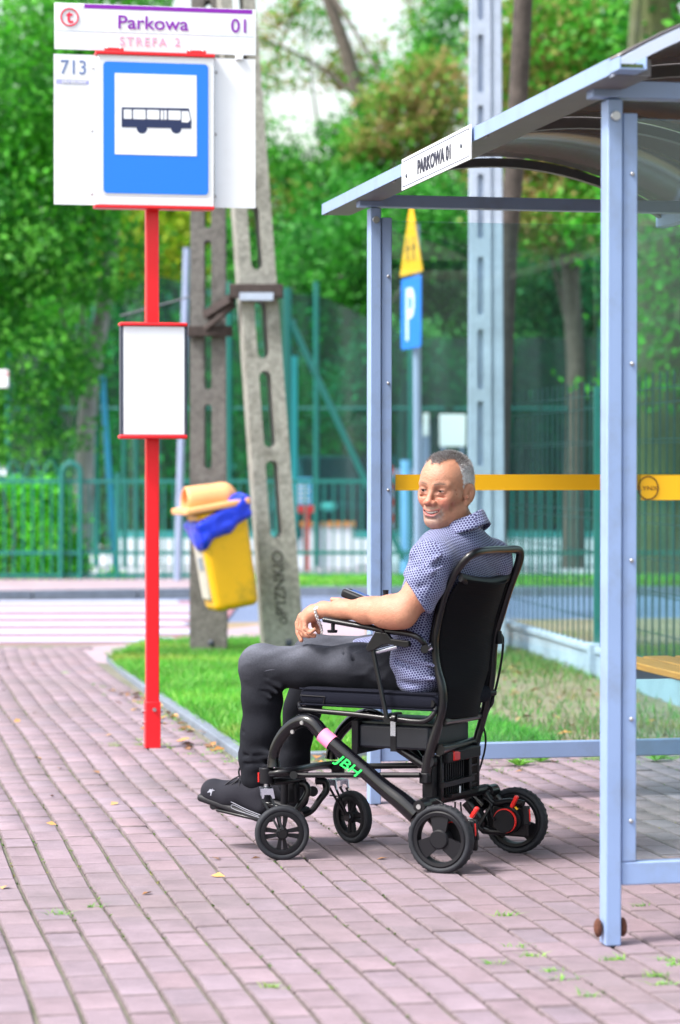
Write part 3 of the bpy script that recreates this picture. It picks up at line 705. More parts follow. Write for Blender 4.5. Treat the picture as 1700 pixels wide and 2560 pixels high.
for al_ in (A0, A1):
    for pe_ in (PF, PBK):
        p_ = post(pe_, al_)
        f_ = -1
        MB().tube([(pe_, al_ - .034, 2.19), (pe_, al_ - .04, 2.19)], [.014, .012], 12).build('bolt', M_steel, p_)
        if al_ == A0:
            for dx in (-.034, .034): MB().ball((pe_ + dx, al_, .045), (.012, .016, .026), 10, 8).build('rusty_bolt', M_rust, p_)
    x0, x1 = PF + .023, PBK - .023
    MB().box(((x0 + x1) / 2, al_, .19), (x1 - x0, .045, .062)).build('bottom_rail', M_alu, SH, bevel=.004)
    MB().box(((x0 + x1) / 2, al_, 2.262), (x1 - x0 + .17, .06, .045)).build('roof_beam', M_alu, SH, bevel=.003)
    MB().box((x0 + .021, al_ - .012, (.222 + 2.20) / 2), (.040, .022, 2.20 - .222)).build('glazing_strip', M_alu, SH, bevel=.003)
    MB().box((x1 - .021, al_ - .012, (.222 + 2.20) / 2), (.040, .022, 2.20 - .222)).build('glazing_strip', M_alu, SH, bevel=.003)
    gl = MB().box(((x0 + x1) / 2, al_ + .012, (.225 + 2.19) / 2), (x1 - x0 - .02, .006, 2.19 - .225)).build('glass_pane', GLASS, SH, smooth=False)
    zb = 1.2125 if al_ == A0 else 1.208
    MB().box(((x0 + x1) / 2 + .02, al_ + .0065, zb), (x1 - x0 - .082, .002, .066 if al_ == A0 else .060)).build('yellow_strip', M_yel, gl, smooth=False)
    for z in ((.62, 1.04, 1.56, 2.06, .35) if al_ == A0 else (2.0, 1.6, 1.2)):
        MB().ball((x0 + .026, al_ - .026, z - .02), (.006, .004, .006), 8, 6).build('screw', M_steel, SH)
# logo on the near strip
lp = STREET.inverted() @ on_plane(1622, 1220, st(PF, A0 + .0), AL)
near_gl = [o for o in COL.objects if o.name.startswith('glass_pane')][0]
MB().tube([(lp.x + math.cos(a) * .0275, A0 + .004, lp.z + math.sin(a) * .0305) for a in np.linspace(0, 2 * math.pi, 36, endpoint=False)], .0016, 6, closed=True, up=(0, 1, 0)).build('logo_ring', M_rust, near_gl)
lettering('lettering', 'LYNX', .0165, Matrix.Translation((lp.x, A0 + .0045, lp.z - .006)), mat('brown_ink', (.25, .10, .01), .5), near_gl, align='CENTER', sx=1.25)
# back wall panes
for k in range(2):
    a, b = A0 + .035 + k * 1.47, A0 + .035 + (k + 1) * 1.47 - .04
    MB().box((PBK, (a + b) / 2, 1.2), (.006, b - a, 1.98)).build('glass_pane', GLASS, SH, smooth=False)
MB().box((PBK, (A0 + A1) / 2, .19), (.045, A1 - A0 - .06, .06)).build('bottom_rail', M_alu, SH, bevel=.004)
MB().box((PBK, (A0 + A1) / 2, 2.26), (.05, A1 - A0 + 1.1, .05)).build('roof_beam', M_alu, SH, bevel=.004)
# front gutter with its turned lip
GP = 1.995
gut = MB(); gut.box((GP, (6.33 + 10.08) / 2, 2.281), (.004, 10.08 - 6.33, .042)).build('gutter_face', M_alu, SH)
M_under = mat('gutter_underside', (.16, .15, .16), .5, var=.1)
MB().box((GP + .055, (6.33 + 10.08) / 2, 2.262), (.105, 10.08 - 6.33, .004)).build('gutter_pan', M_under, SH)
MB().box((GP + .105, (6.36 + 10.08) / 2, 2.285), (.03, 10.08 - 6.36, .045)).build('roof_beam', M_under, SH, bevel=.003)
# open channel end beside the near arch, with moss
ch = MB(); ch.box((GP + .030, 6.275, 2.262), (.07, .09, .003)); ch.box((GP - .004, 6.275, 2.277), (.003, .09, .030)); ch.box((GP + .064, 6.275, 2.277), (.003, .09, .030))
ch.build('gutter_channel', M_alu, SH)
MB().box((GP + .030, 6.28, 2.270), (.06, .07, .012)).build('moss_clump', mat('moss_dark', (.07, .10, .03), .95, var=.4, vscale=60, bump=1, bscale=90), SH)
def arch(t):                                      # t 0..1 across the roof
    hw, rise = .70, .205; Rr = (hw * hw + rise * rise) / (2 * rise); x = -hw + 2 * hw * t
    return 2.70 + x, 2.285 + math.sqrt(Rr * Rr - x * x) - (Rr - rise)
for al_ in (6.33, 7.58, 8.83, 10.04):
    pts = [(arch(t)[0], al_, arch(t)[1] - .008) for t in np.linspace(0, 1, 30)]
    mb = MB()
    for i in range(29):
        a, b = pts[i], pts[i + 1]
        mb.add([(a[0], a[1] - .02, a[2] - .022), (a[0], a[1] + .02, a[2] - .022), (a[0], a[1] + .02, a[2] + .012), (a[0], a[1] - .02, a[2] + .012),
                (b[0], b[1] - .02, b[2] - .022), (b[0], b[1] + .02, b[2] - .022), (b[0], b[1] + .02, b[2] + .012), (b[0], b[1] - .02, b[2] + .012)],
               [(0, 1, 5, 4), (1, 2, 6, 5), (2, 3, 7, 6), (3, 0, 4, 7)] + ([(0, 3, 2, 1)] if i == 0 else []) + ([(4, 5, 6, 7)] if i == 28 else []))
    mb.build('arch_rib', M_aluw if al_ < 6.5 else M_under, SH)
for k, (a0_, a1_) in enumerate(((6.35, 7.56), (7.60, 8.81), (8.85, 10.02))):
    mb = MB(); mb.grid(lambda u, v: (arch(u)[0], a0_ + (a1_ - a0_) * v, arch(u)[1] + .012), 30, 2)
    mb.build('roof_panel', SMOKE, SH, solid=.006)
    mb = MB(); 
# name plate on the gutter
def gp(px, py): q = STREET.inverted() @ on_plane(px, py, st(GP - .02, 8), PE); return q
c1, c2, c3, c4_ = gp(998, 402), gp(1170, 309), gp(1173, 394), gp(1002, 478)
y0 = (c1.y + c4_.y) / 2; y1 = (c2.y + c3.y) / 2; zt = (c1.z + c2.z) / 2; zb = (c3.z + c4_.z) / 2
npM = frame((GP - .014, y0, (zt + zb) / 2), (0, -1, 0), (1, 0, 0)); wid = y0 - y1
plate = MB().box((0, 0, 0), (1, 1, 1)); plate = MB(); plate.box((GP - .012, (y0 + y1) / 2, (zt + zb) / 2), (.004, wid, zt - zb))
pl = plate.build('name_plate', M_board, SH, smooth=False)
hh = zt - zb
for zz in (hh * .40, -hh * .40):
    MB().box((GP - .0146, (y0 + y1) / 2, (zt + zb) / 2 + zz), (.001, wid * .96, hh * .022)).build('black_line', M_navy, pl, smooth=False)
for yy in (-.48, .48):
    MB().box((GP - .0146, (y0 + y1) / 2 + yy * wid, (zt + zb) / 2), (.001, .004, hh * .80)).build('black_line', M_navy, pl, smooth=False)
lettering('lettering', 'PARKOWA 01', hh * .60, npM @ Matrix.Translation((wid * .50, -.0012, -hh * .21)), mat('black_ink', (.01, .01, .03), .5), pl, align='CENTER', sx=1.18, bold=.002)
for yy, dz in ((.08, -.01), (.88, 0)): MB().ball((GP - .016, y0 - yy * wid, (zt + zb) / 2 + dz), (.002, .010, .008), 8, 6).build('screw', M_dark, pl)
# bench
M_wood = mat('varnished_wood', (.55, .24, .035), .35, var=.25, vscale=6, stretch=(14, 1, 14))
for k in range(3):
    MB().box((2.99 + k * .125, 8.0, .545), (.105, 2.6, .028)).build('bench_plank', M_wood, SH, bevel=.006)
for a in (6.95, 8.0, 9.2): MB().box((3.16, a, .505), (.40, .05, .045)).build('bench_bracket', M_alu, SH, bevel=.004)
# ================================================================ CONCRETE PYLONS
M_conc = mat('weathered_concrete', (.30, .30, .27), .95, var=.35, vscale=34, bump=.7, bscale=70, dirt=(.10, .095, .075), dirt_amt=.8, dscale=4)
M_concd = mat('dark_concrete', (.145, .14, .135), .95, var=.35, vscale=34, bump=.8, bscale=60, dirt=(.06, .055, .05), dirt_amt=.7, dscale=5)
M_concl = mat('pale_concrete', (.40, .47, .60), .9, var=.15, vscale=6, bump=.4, bscale=60, dirt=(.20, .22, .25), dirt_amt=.5, dscale=2)
M_iron = mat('rusty_iron', (.045, .032, .03), .8, var=.4, vscale=20, bump=.4)
def ladder_pole(w0, w1, H_, slots, depth, web=None, slotw=.36):
    """concrete pole: two legs, solid bridges and rounded see-through slots; local x across, z up"""
    mb = MB(); wd = lambda z: w0 + (w1 - w0) * z / H_
    zs = [0]
    ys = (-depth / 2, depth / 2)
    def ring(z, xl, xr): return [(xl, ys[0], z), (xr, ys[0], z), (xr, ys[1], z), (xl, ys[1], z)]
    def seg(za, zb, fa, fb):                       # f: (xl,xr) at both heights
        mb.add(ring(za, *fa) + ring(zb, *fb), [(3, 2, 1, 0), (4, 5, 6, 7), (0, 1, 5, 4), (1, 2, 6, 5), (2, 3, 7, 6), (3, 0, 4, 7)])
    z = 0
    for s0, s1 in slots:
        seg(z, s0, (-wd(z) / 2, wd(z) / 2), (-wd(s0) / 2, wd(s0) / 2))
        n = 5; r = wd(s0) * slotw / 2
        prof = [(s0 + r * (1 - math.cos(a)), r * math.sin(a)) for a in np.linspace(0, math.pi / 2, n)] + [(s1 - r * (1 - math.cos(a)), r * math.sin(a)) for a in np.linspace(math.pi / 2, 0, n)]
        for (za, ra), (zb, rb) in zip(prof[:-1], prof[1:]):
            seg(za, zb, (-wd(za) / 2, -ra), (-wd(zb) / 2, -rb)); seg(za, zb, (ra, wd(za) / 2), (rb, wd(zb) / 2))
        if web is not None: mb.box((0, web, (s0 + s1) / 2), (r * 2.2, .02, s1 - s0))
        z = s1
    seg(z, H_, (-wd(z) / 2, wd(z) / 2), (-wd(H_) / 2, wd(H_) / 2))
    return mb
PY = Vector((-.655, 17.2, 0))
PYL = thing('concrete_pylon', Matrix.Translation(PY), 'weathered A shaped concrete pylon with slotted legs standing on the green verge', 'utility pole')
def z_at(py, Y): return CH + (1165 - py) / FPX * Y * 1.0
# left, upright leg
YL = 17.36; xl = (521.5 - 850) / FPX * YL
sl = [(z_at(1172, YL), z_at(1011, YL)), (z_at(975, YL), z_at(835, YL)), (z_at(790, YL), z_at(605, YL)), (z_at(575, YL), z_at(420, YL)), (z_at(385, YL), z_at(210, YL)), (z_at(175, YL), z_at(10, YL)), (z_at(-25, YL), z_at(-150, YL))]
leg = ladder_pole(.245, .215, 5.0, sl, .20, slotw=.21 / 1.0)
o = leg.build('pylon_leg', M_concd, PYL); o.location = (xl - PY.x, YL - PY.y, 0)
hole = MB().ball(((527 - 850) / FPX * (YL - .1) - PY.x, YL - .104 - PY.y, z_at(1605, YL)), (.02, .01, .02), 10, 8).build('bolt_hole', M_dark, PYL)
# right leg, leaning left towards the top
YR = 17.1
tb = Vector(((708 - 850) / FPX * YR, YR, 0)); tt = Vector(((590 - 850) / FPX * YR, YR, z_at(0, YR)))
ax = (tt - tb).normalized(); rr_ = R(-9)
xr = Vector((math.cos(rr_), -math.sin(rr_) * -1 * -1, 0)); xr = Vector((.985, .17, 0)); xr = (xr - ax * xr.dot(ax)).normalized(); yr = ax.cross(xr)
RM = frame(tb - PY, xr, yr, ax)
Lz = lambda py: (z_at(py, YR)) / ax.z
sl = [(Lz(1345), Lz(1151)), (Lz(1120), Lz(929)), (Lz(898), Lz(755)), (Lz(678), Lz(520)), (Lz(485), Lz(330)), (Lz(300), Lz(140)), (Lz(110), Lz(-50))]
leg2 = ladder_pole(.262, .222, 5.0, sl, .21, slotw=.32)
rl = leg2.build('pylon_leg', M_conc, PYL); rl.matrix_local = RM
MB().ball((.03, -.106, Lz(1606)), (.024, .01, .026), 10, 8).build('bolt_hole', M_dark, PYL).matrix_local = RM
eng = lettering('engraving', "oP'IZNKIO", .105, RM @ Matrix.Translation((.03, -.108, Lz(1560))) @ Matrix.Rotation(-math.pi / 2, 4, 'Y'), mat('engraved_shadow', (.07, .07, .06), .95), PYL, sx=1.0, ext=.003)
eng.location = (0, 0, 0)
# iron clamps and the two struts between the legs
def W3(px, py, Y): return at_depth(px, py, Y) - PY
MB().box(W3(641, 728, 16.96), (.35, .09, .09)).build('iron_clamp', M_iron, PYL, bevel=.006)
MB().box(W3(641, 741, 16.90), (.22, .01, .05)).build('clamp_plate', M_concl, PYL)
MB().box(W3(641, 728, 17.24), (.33, .03, .07)).build('iron_clamp', M_iron, PYL)
MB().box(W3(525, 828, 17.22), (.30, .06, .07)).build('iron_clamp', M_iron, PYL, bevel=.006)
MB().bar(W3(516, 787, 17.25), W3(580, 746, 17.0), .05, .055).build('iron_strut', M_iron, PYL)
MB().bar(W3(514, 822, 17.2), W3(585, 762, 17.05), .03, .03).build('iron_strut', M_iron, PYL)
MB().tube([W3(300, 790, 17.3), W3(440, 752, 17.3), W3(515, 728, 17.3)], .006, 6).build('wire', M_dark, PYL)

# pale concrete pole behind the shelter
YP = 17.6; xp = (1217 - 850) / FPX * YP
PP = thing('concrete_pole', Matrix.Translation((xp, YP, 0)), 'pale grey concrete pole with recessed slots seen through the far glass pane', 'utility pole')
pz = lambda py: z_at(py, YP)
prf = [(pz(1165), pz(1003)), (pz(975), pz(825)), (pz(790), pz(645)), (pz(600), pz(440)), (pz(395), pz(270)), (pz(240), pz(95)), (pz(60), pz(-90))]
prf = [(pz(1500), pz(1345)), (pz(1310), pz(1190))] + prf
po = ladder_pole(.155, .13, 5.2, prf, .2, web=-.055, slotw=.30).build('pole_flange', M_concl, PP); po.location = (-.05, 0, 0)
MB().add([(.028, -.085, 0), (.125, -.085, 0), (.125, .1, 0), (.028, .1, 0), (.016, -.085, 5.2), (.085, -.085, 5.2), (.085, .1, 5.2), (.016, .1, 5.2)],
         [(3, 2, 1, 0), (4, 5, 6, 7), (0, 1, 5, 4), (1, 2, 6, 5), (2, 3, 7, 6), (3, 0, 4, 7)]).build('pole_body', M_concl, PP, bevel=.01)
# dark leaning pole behind it
YD = 18.2
DP = thing('leaning_pole', Matrix.Translation((( 1225 - 850) / FPX * YD, YD, 0)), 'dark weathered leaning pole just behind the pale concrete pole', 'utility pole')
base = Vector(((1236 - 850) / FPX * YD, YD, 0))
MB().tube([base, at_depth(1250, 1100, YD), at_depth(1270, 600, YD), at_depth(1288, 400, YD), at_depth(1308, 0, YD), at_depth(1316, -150, YD)], [.075, .072, .07, .07, .068, .065], 10).build('pole_shaft', mat('dark_bark', (.075, .062, .055), .95, var=.35, vscale=12, bump=.8, bscale=50), DP, world=True)

# ================================================================ LITTER BIN on the pylon
YB = 16.75
BINM = frame(at_depth(578, 1500, YB), Vector((.94, .34, 0)).normalized(), Vector((-.34, .94, 0)).normalized()) @ Matrix.Rotation(R(-10.0), 4, 'Y') @ Matrix.Translation((0, 0, -.02))
BN = thing('litter_bin', BINM, 'yellow litter bin with orange hood and blue bag tilted on the concrete pylon', 'litter bin')
M_yelp = mat('yellow_plastic', (.80, .44, .008), .42, var=.05, vscale=5, dirt=(.20, .17, .02), dirt_amt=.65, dscale=5)
M_org = mat('orange_plastic', (.82, .40, .17), .5, var=.08, vscale=6, dirt=(.45, .25, .12), dirt_amt=.4, dscale=7)
M_orgi = mat('orange_inside', (.55, .07, .005), .6)
M_bag = mat('blue_bag', (.004, .035, .66), .30, var=.1, vscale=14, spec=.6)
def sdfobj(name, pr, h, m, parent, disp=None, smooth=True, xf=None, colors=None):
    V, F = sdf_mesh(pr, h, disp)
    if xf is not None:
        V = V @ np.array(xf.to_3x3()).T + np.array(xf.translation)
    C = None if colors is None else colors(V)
    return link(name, np_mesh(name, V, F, m, C, smooth=True, angle=75), parent)
sdfobj('bin_body', [rbox((0, 0, .31), (.158, .14, .34), .045, taper=.07), rbox((-.0, 0, .66), (.30, .3, .05), .001, op='s', k=.003)], .009, M_yelp, BN)
MB().box((-.152, .0, .30), (.03, .17, .50)).build('side_panel', mat('pale_panel', (.48, .46, .40), .6, dirt=(.2, .18, .12), dirt_amt=.6, dscale=8), BN, bevel=.012)
MB().box((-.170, -.03, .29), (.008, .08, .08)).build('sticker', mat('sticker_grey', (.22, .26, .30), .5), BN)
MB().box((.172, .05, .40), (.022, .05, .28)).build('mount_bracket', M_concl, BN)
def bagdisp(P): return .008 * np.abs(vnoise(P * np.array([1, 1, .5]), 34, 2)) + .005 * np.abs(vnoise(P * np.array([1, 1, .6]), 80, 5)) - .005
sdfobj('waste_bag', [rbox((.0, 0, .550), (.188, .170, .070), .030, rot=np.array(Matrix.Rotation(R(-19), 3, 'Y')).tolist()), ell((-.145, -.05, .445), (.050, .12, .080), k=.03), ell((-.03, -.12, .49), (.11, .05, .045), k=.03), ell((.14, -.03, .635), (.085, .13, .060), k=.04)], .009, M_bag, BN, disp=bagdisp)
lid = sdfobj('lid_rim', [rbox((-.030, 0, .640), (.218, .172, .020), .008)], .008, M_org, BN)
hood = sdfobj('lid_hood', [cap((-.16, 0, .700), (.06, 0, .690), .092, .086, k=.02), cap((.06, 0, .690), (.16, 0, .638), .07, .03, k=.04), rbox((0, 0, .565), (.3, .3, .07), .001, op='s', k=.004),
       cap((-.32, 0, .706), (-.10, 0, .698), .079, .070, op='s', k=.004), rbox((-.300, 0, .72), (.100, .2, .2), .001, rot=np.array(Matrix.Rotation(R(12), 3, 'Y')).tolist(), op='s', k=.003), rbox((-.42, 0, .72), (.100, .2, .2), .001, op='s', k=.003)], .007, M_org, BN)
MB().ball((-.10, 0, .690), (.05, .074, .070), 16, 12).build('bin_opening', M_orgi, BN)

# ================================================================ SIGNS AND POSTS ACROSS THE ROAD
M_post = mat('galvanised', (.32, .38, .55), .45, metal=.2, var=.08, vscale=4)
def pst(name, px, py0, Y, ptop, lean, r, label, cat, m=M_post):
    b = at_depth(px, 1165 + FPX * CH / Y, Y); t_ = thing(name, Matrix.Translation(b), label, cat)
    MB().tube([b, at_depth(px + lean, ptop, Y)], r, 12).build('post', m, t_, world=True); return t_
pst('steel_post', 443, 0, 28.3, 620, 24, .038, 'plain grey steel post on the far pavement left of the slotted pylon', 'post')
sp = pst('parking_sign', 1046, 0, 22.2, 560, -6, .033, 'blue parking sign under a yellow triangle on a grey post behind the far glass', 'traffic sign')
tM = frame(at_depth(1028, 782, 22.12), Vector((.25, -.968, 0)), Vector((.968, .25, 0)))   # the plates are seen almost edge-on
def sprism(name, poly, y, t, m, parent): return MB().prism(poly, Matrix(ROOTM[parent].inverted() @ tM) @ Matrix.Translation((0, y, 0)), t).build(name, m, parent)
M_signy = mat('sign_yellow', (.86, .45, .01), .45)
sprism('blue_plate', rounded(.60, .60, .03), -.004, .008, M_bluesign, sp)
lettering('lettering', 'P', .62, ROOTM[sp].inverted() @ tM @ Matrix.Translation((.17, .0055, -.22)) @ Matrix.Rotation(math.pi, 4, 'Z'), M_board, sp, sx=.9, bold=.012, ext=.001)
lettering('lettering', 'P', .62, ROOTM[sp].inverted() @ tM @ Matrix.Translation((-.17, -.0055, -.22)), M_board, sp, sx=.9, bold=.012, ext=.001)
sprism('yellow_triangle', [(-.34, .33), (.34, .33), (.02, .92), (-.02, .92)], -.004, .008, M_signy, sp)
M_blk = mat('black_print', (.01, .01, .012), .5)
for fx in (-.09, .09):                            # two running figures
    for side in (-.0062,):
        mb = MB(); Mx = Matrix(ROOTM[sp].inverted() @ tM) @ Matrix.Translation((fx, side, .52))
        mb.prism([(math.cos(a) * .022, .10 + math.sin(a) * .022) for a in np.linspace(0, 2 * math.pi, 12, endpoint=False)], Mx, .001)
        mb.prism([(-.02, .07), (.02, .07), (.06, .02), (.05, .01), (.02, .04), (.02, -.02), (.06, -.08), (.04, -.09), (0, -.03), (-.03, -.09), (-.05, -.08), (-.02, -.02), (-.02, .03), (-.05, 0), (-.06, .01)], Mx, .001)
        mb.build('pictogram_figure', M_blk, sp, smooth=False)
pst('blue_post', 1014, 0, 30.5, 1150, 0, .06, 'pale blue post behind the fence beside the striped barrier', 'post', mat('pale_blue', (.22, .50, .85), .5))
# striped barrier
rw = thing('striped_barrier', Matrix.Translation(at_depth(975, 1405, 32)), 'red and white striped height barrier behind the fence', 'barrier')
M_rw = [mat('barrier_red', (.75, .06, .06), .5), M_white]
for i in range(9):
    z0 = at_depth(974, 1345 - i * 20, 32); z1 = at_depth(974, 1345 - (i + 1) * 20, 32)
    MB().tube([z0, z1], .05, 10).build('stripe_segment', M_rw[i % 2], rw, world=True)
for i in range(4): MB().bar(at_depth(966 + i * 17, 1181, 32), at_depth(966 + (i + 1) * 17, 1181, 32), .05, .08).build('stripe_segment', M_rw[i % 2], rw, world=True)
# white billboards, edge sign, info board, red bins, low wall, car
def panel(name, x0, y0, x1, y1, Y, m, label, cat, legs=True, th=.04):
    a = at_depth(x0, y1, Y); b = at_depth(x1, y0, Y); c = (a + b) / 2
    t_ = thing(name, Matrix.Translation((c.x, Y, 0)), label, cat)
    pn = MB().box((0, 0, c.z), (b.x - a.x, th, b.z - a.z)).build('sign_panel', m, t_, bevel=.01)
    if legs:
        for dx in (-.35, .35): MB().tube([(dx * (b.x - a.x), .05, 0), (dx * (b.x - a.x), .05, c.z)], .025, 8).build('leg', M_post, t_)
    return t_, pn, c, (b.x - a.x, b.z - a.z)
panel('white_billboard', 1099, 1036, 1165, 1117, 31.6, mat('panel_white', (.86, .88, .9), .4), 'white rectangular board beyond the fence above the seated man', 'board')  # one even white shared by the boards
panel('narrow_board', 1058, 1033, 1072, 1090, 31.7, MATS['panel_white'], 'narrow white board beyond the fence beside the parking sign post', 'board')
t_, pn, c, sz_ = panel('notice_board', -60, 925, 21, 969, 27.0, MATS['panel_white'], 'white sign with red lettering band at the left edge', 'sign', legs=False); MB().tube([(-.1, .05, 0), (-.1, .05, c.z)], .025, 8).build('leg', M_post, t_)
MB().box((0.02, -.022, c.z + .05), (sz_[0] * .9, .002, .02)).build('red_band', M_rw[0], pn)
t_, pn, c, sz_ = panel('information_board', 724, 1194, 780, 1264, 31.5, mat('board_cyan', (.10, .45, .72), .5), 'pale blue information board with white text lines on red stands', 'board', legs=False)
for i in range(5): MB().box((0, -.022, c.z + sz_[1] * (.36 - i * .17)), (sz_[0] * (.8 - .12 * (i % 2)), .002, .025)).build('text_line', M_board, pn)
for dx in (-.10, .07): MB().box((dx, 0, (c.z - sz_[1] / 2) / 2), (.065, .06, c.z - sz_[1] / 2)).build('leg', M_rw[0], t_)
MB().box((0.02, 0, c.z - sz_[1] / 2 - .04), (.28, .07, .09)).build('red_bar', M_rw[0], t_)
wl = thing('low_wall', Matrix.Translation((-.0, 33, 0)), 'low white wall with orange coping behind the green railing', 'wall')
a = at_depth(728, 1311, 33); b = at_depth(890, 1311, 33)
mb = MB().box(((a.x + b.x) / 2, 0.1, .26), (b.x - a.x, .2, .56)); mb.build('wall_panel', mat('white_wall', (.72, .76, .84), .6, var=.08, vscale=2), wl)
n_ = 9
for i in range(n_): MB().box((a.x + (b.x - a.x) * (i + .5) / n_, .1, a.z), ((b.x - a.x) / n_ - .02, .26, .07)).build('coping_block', mat('orange_coping', (.55, .24, .06), .7), wl, bevel=.01)
wl2 = thing('retaining_wall', Matrix.Translation((1.5, 35, 0)), 'long low whitish wall far behind the green railing', 'wall')
MB().box((0.5, 0, .18), (10, .2, .42)).build('wall_panel', MATS['white_wall'], wl2)
def car(x, Y, yaw, colr, label, hgt=1.42):
    M = frame((x, Y, 0), Vector((math.cos(yaw), math.sin(yaw), 0)), Vector((-math.sin(yaw), math.cos(yaw), 0)))
    t_ = thing('parked_car', M, label, 'car', 'cars parked behind the fence'); m = mat('car_' + '%d' % int(colr[2] * 1000 + colr[0] * 10), colr, .25, coat=.6)
    L = 4.1
    pr = [(-L / 2, .28), (-L / 2, .72), (-L / 2 + .15, .86), (-1.15, .95), (-.55, hgt - .03), (.0, hgt), (.95, hgt - .06), (1.75, .98), (L / 2 - .05, .92), (L / 2, .6), (L / 2 - .05, .28)]
    MB().prism(pr, Matrix.Translation((0, -.84, 0)), 1.68).build('body', m, t_, bevel=.07)
    gm = mat('car_glass', (.03, .05, .07), .08)
    for s in (-1, 1):
        MB().prism([(-.98, .97), (-.50, hgt - .10), (.05, hgt - .07), (.05, .97)], Matrix.Translation((0, s * .845 - .005, 0)), .01).build('side_window', gm, t_, smooth=False)
        MB().prism([(.12, .97), (.12, hgt - .07), (.88, hgt - .13), (1.45, .99)], Matrix.Translation((0, s * .845 - .005, 0)), .01).build('side_window', gm, t_, smooth=False)
        for wx in (-1.28, 1.28):
            w = MB().lathe([(.17, -.1), (.31, -.1), (.325, -.05), (.325, .05), (.31, .1), (.17, .1)], Matrix.Translation((wx, s * .78, .325)), 20).build('wheel', mat('tyre_far', (.02, .02, .02), .8), t_)
            MB().lathe([(0, s * .085), (.16, s * .085), (.18, s * .10)], Matrix.Translation((wx, s * .78, .325)), 16).build('hub_cap', M_steel, w)
        MB().ball((-L / 2 + .04, s * .6, .68), (.05, .16, .08), 10, 8).build('headlight', M_board, t_)
    return t_
car(-3.0, 45.5, R(12), (.62, .66, .72), 'pale silver parked car behind the fence left of the pylon')
car(-.02 + .1, 38.5, R(100), (.02, .035, .05), 'dark parked car behind the fence beside the information board')
car(-7.2, 46.0, R(3), (.70, .73, .78), 'white parked car far left behind the creeper hedge')
# ================================================================ GREEN RAILING across the road
M_grn = mat('green_steel', (.008, .16, .14), .45)
YF = 28.75
fr = thing('green_railing', Matrix.Translation((-2.5, YF, 0)), 'green steel railing with arched and pointed tops beyond the road', 'fence')
zt = z_at(1203, YF); zb = z_at(1382, YF)
for x0_, x1_ in ((-8.5, -2.9), (-2.9, 1.2), (1.2, 6.5)):
    for z in (zt, zb, .06): MB().bar((x0_, YF, z), (x1_, YF, z), .035, .04).build('rail', M_grn, fr, world=True)
x = -6.0; i = 0
while x < 6.4:
    px = 850 + x / YF * FPX
    post_ = i % 17 == 0
    MB().box((x, YF, (zt + (.08 if post_ else 0)) / 2), (.05 if post_ else .017, .05 if post_ else .017, zt + (.10 if post_ else .0))).build('fence_post' if post_ else 'fence_bar', M_grn, fr, world=True)
    if px < 165 and i % 2 == 0:
        MB().tube([(x, YF, zt), (x + .06, YF, zt + .19), (x + .10, YF, zt + .24), (x + .14, YF, zt + .19), (x + .20, YF, zt)], .010, 6).build('pointed_top', M_grn, fr, world=True)
    x += .104; i += 1
pa = [at_depth(152, 1452, YF - .05)] + [at_depth(178 + 23 * math.cos(a), 1182 - 24 * math.sin(a), YF - .05) for a in np.linspace(math.pi, 0, 10)] + [at_depth(201, 1452, YF - .05)]
MB().tube(pa, .028, 8).build('hoop', M_grn, fr, world=True)
# tall green windscreen fence of the pitch
NET = see_through('green_netting', (.09, .50, .46), (.002, .06, .07), .18, .8)
YN = 33.0
tf = thing('tall_pitch_fence', Matrix.Translation((0, YN, 0)), 'tall green fence with teal netting round the sports pitch', 'fence')
tops = [(-4.2, 2.6), (-3.1, 3.2), (-2.4, 3.7), (-1.4, 3.45), (-.3, 3.45), (.9, 2.9), (2.1, 2.9), (3.3, 2.9), (4.5, 2.9), (5.8, 2.9)]
for (xa, za), (xb, zb_) in zip(tops[:-1], tops[1:]):
    mb = MB(); mb.grid(lambda u, v, xa=xa, xb=xb, za=za, zb_=zb_: (xa + (xb - xa) * u, YN + .06 * math.sin(u * 9 + xa) + .03 * math.sin(u * 23 + v * 3), .35 + (za + (zb_ - za) * u - .35) * v), 14, 5); mb.build('netting', NET, tf, world=True)
    MB().tube([(xa, YN - .05, 0), (xa, YN - .05, za + .15)], .035, 10).build('fence_post', M_grn, tf, world=True)
for z in (2.0,): MB().tube([(-4.2, YN - .05, z), (5.8, YN - .05, z)], .018, 6).build('rail', M_grn, tf, world=True)
MB().tube([at_depth(718, 720, 30.2), at_depth(718, 1455, 30.2)], .055, 10).build('fence_post', M_grn, tf, world=True)
MB().tube([at_depth(726, 800, 30.2), at_depth(903, 1180, 30.2), at_depth(1010, 1400, 30.2)], .035, 8).build('diagonal_brace', M_grn, tf, world=True)
MB().tube([at_depth(735, 890, 31), at_depth(735, 1400, 31)], .04, 8).build('fence_post', mat('teal_post', (.02, .38, .42), .5), tf, world=True)
MB().tube([at_depth(255, 940, 29.5), at_depth(290, 1440, 29.5)], .035, 8).build('leaning_pole', mat('blue_teal_pole', (.02, .30, .50), .5), tf, world=True)
for px in (310, 340, 395, 560): MB().tube([at_depth(px, 880, 32), at_depth(px, 1420, 32)], .025, 8).build('fence_post', M_grn, tf, world=True)

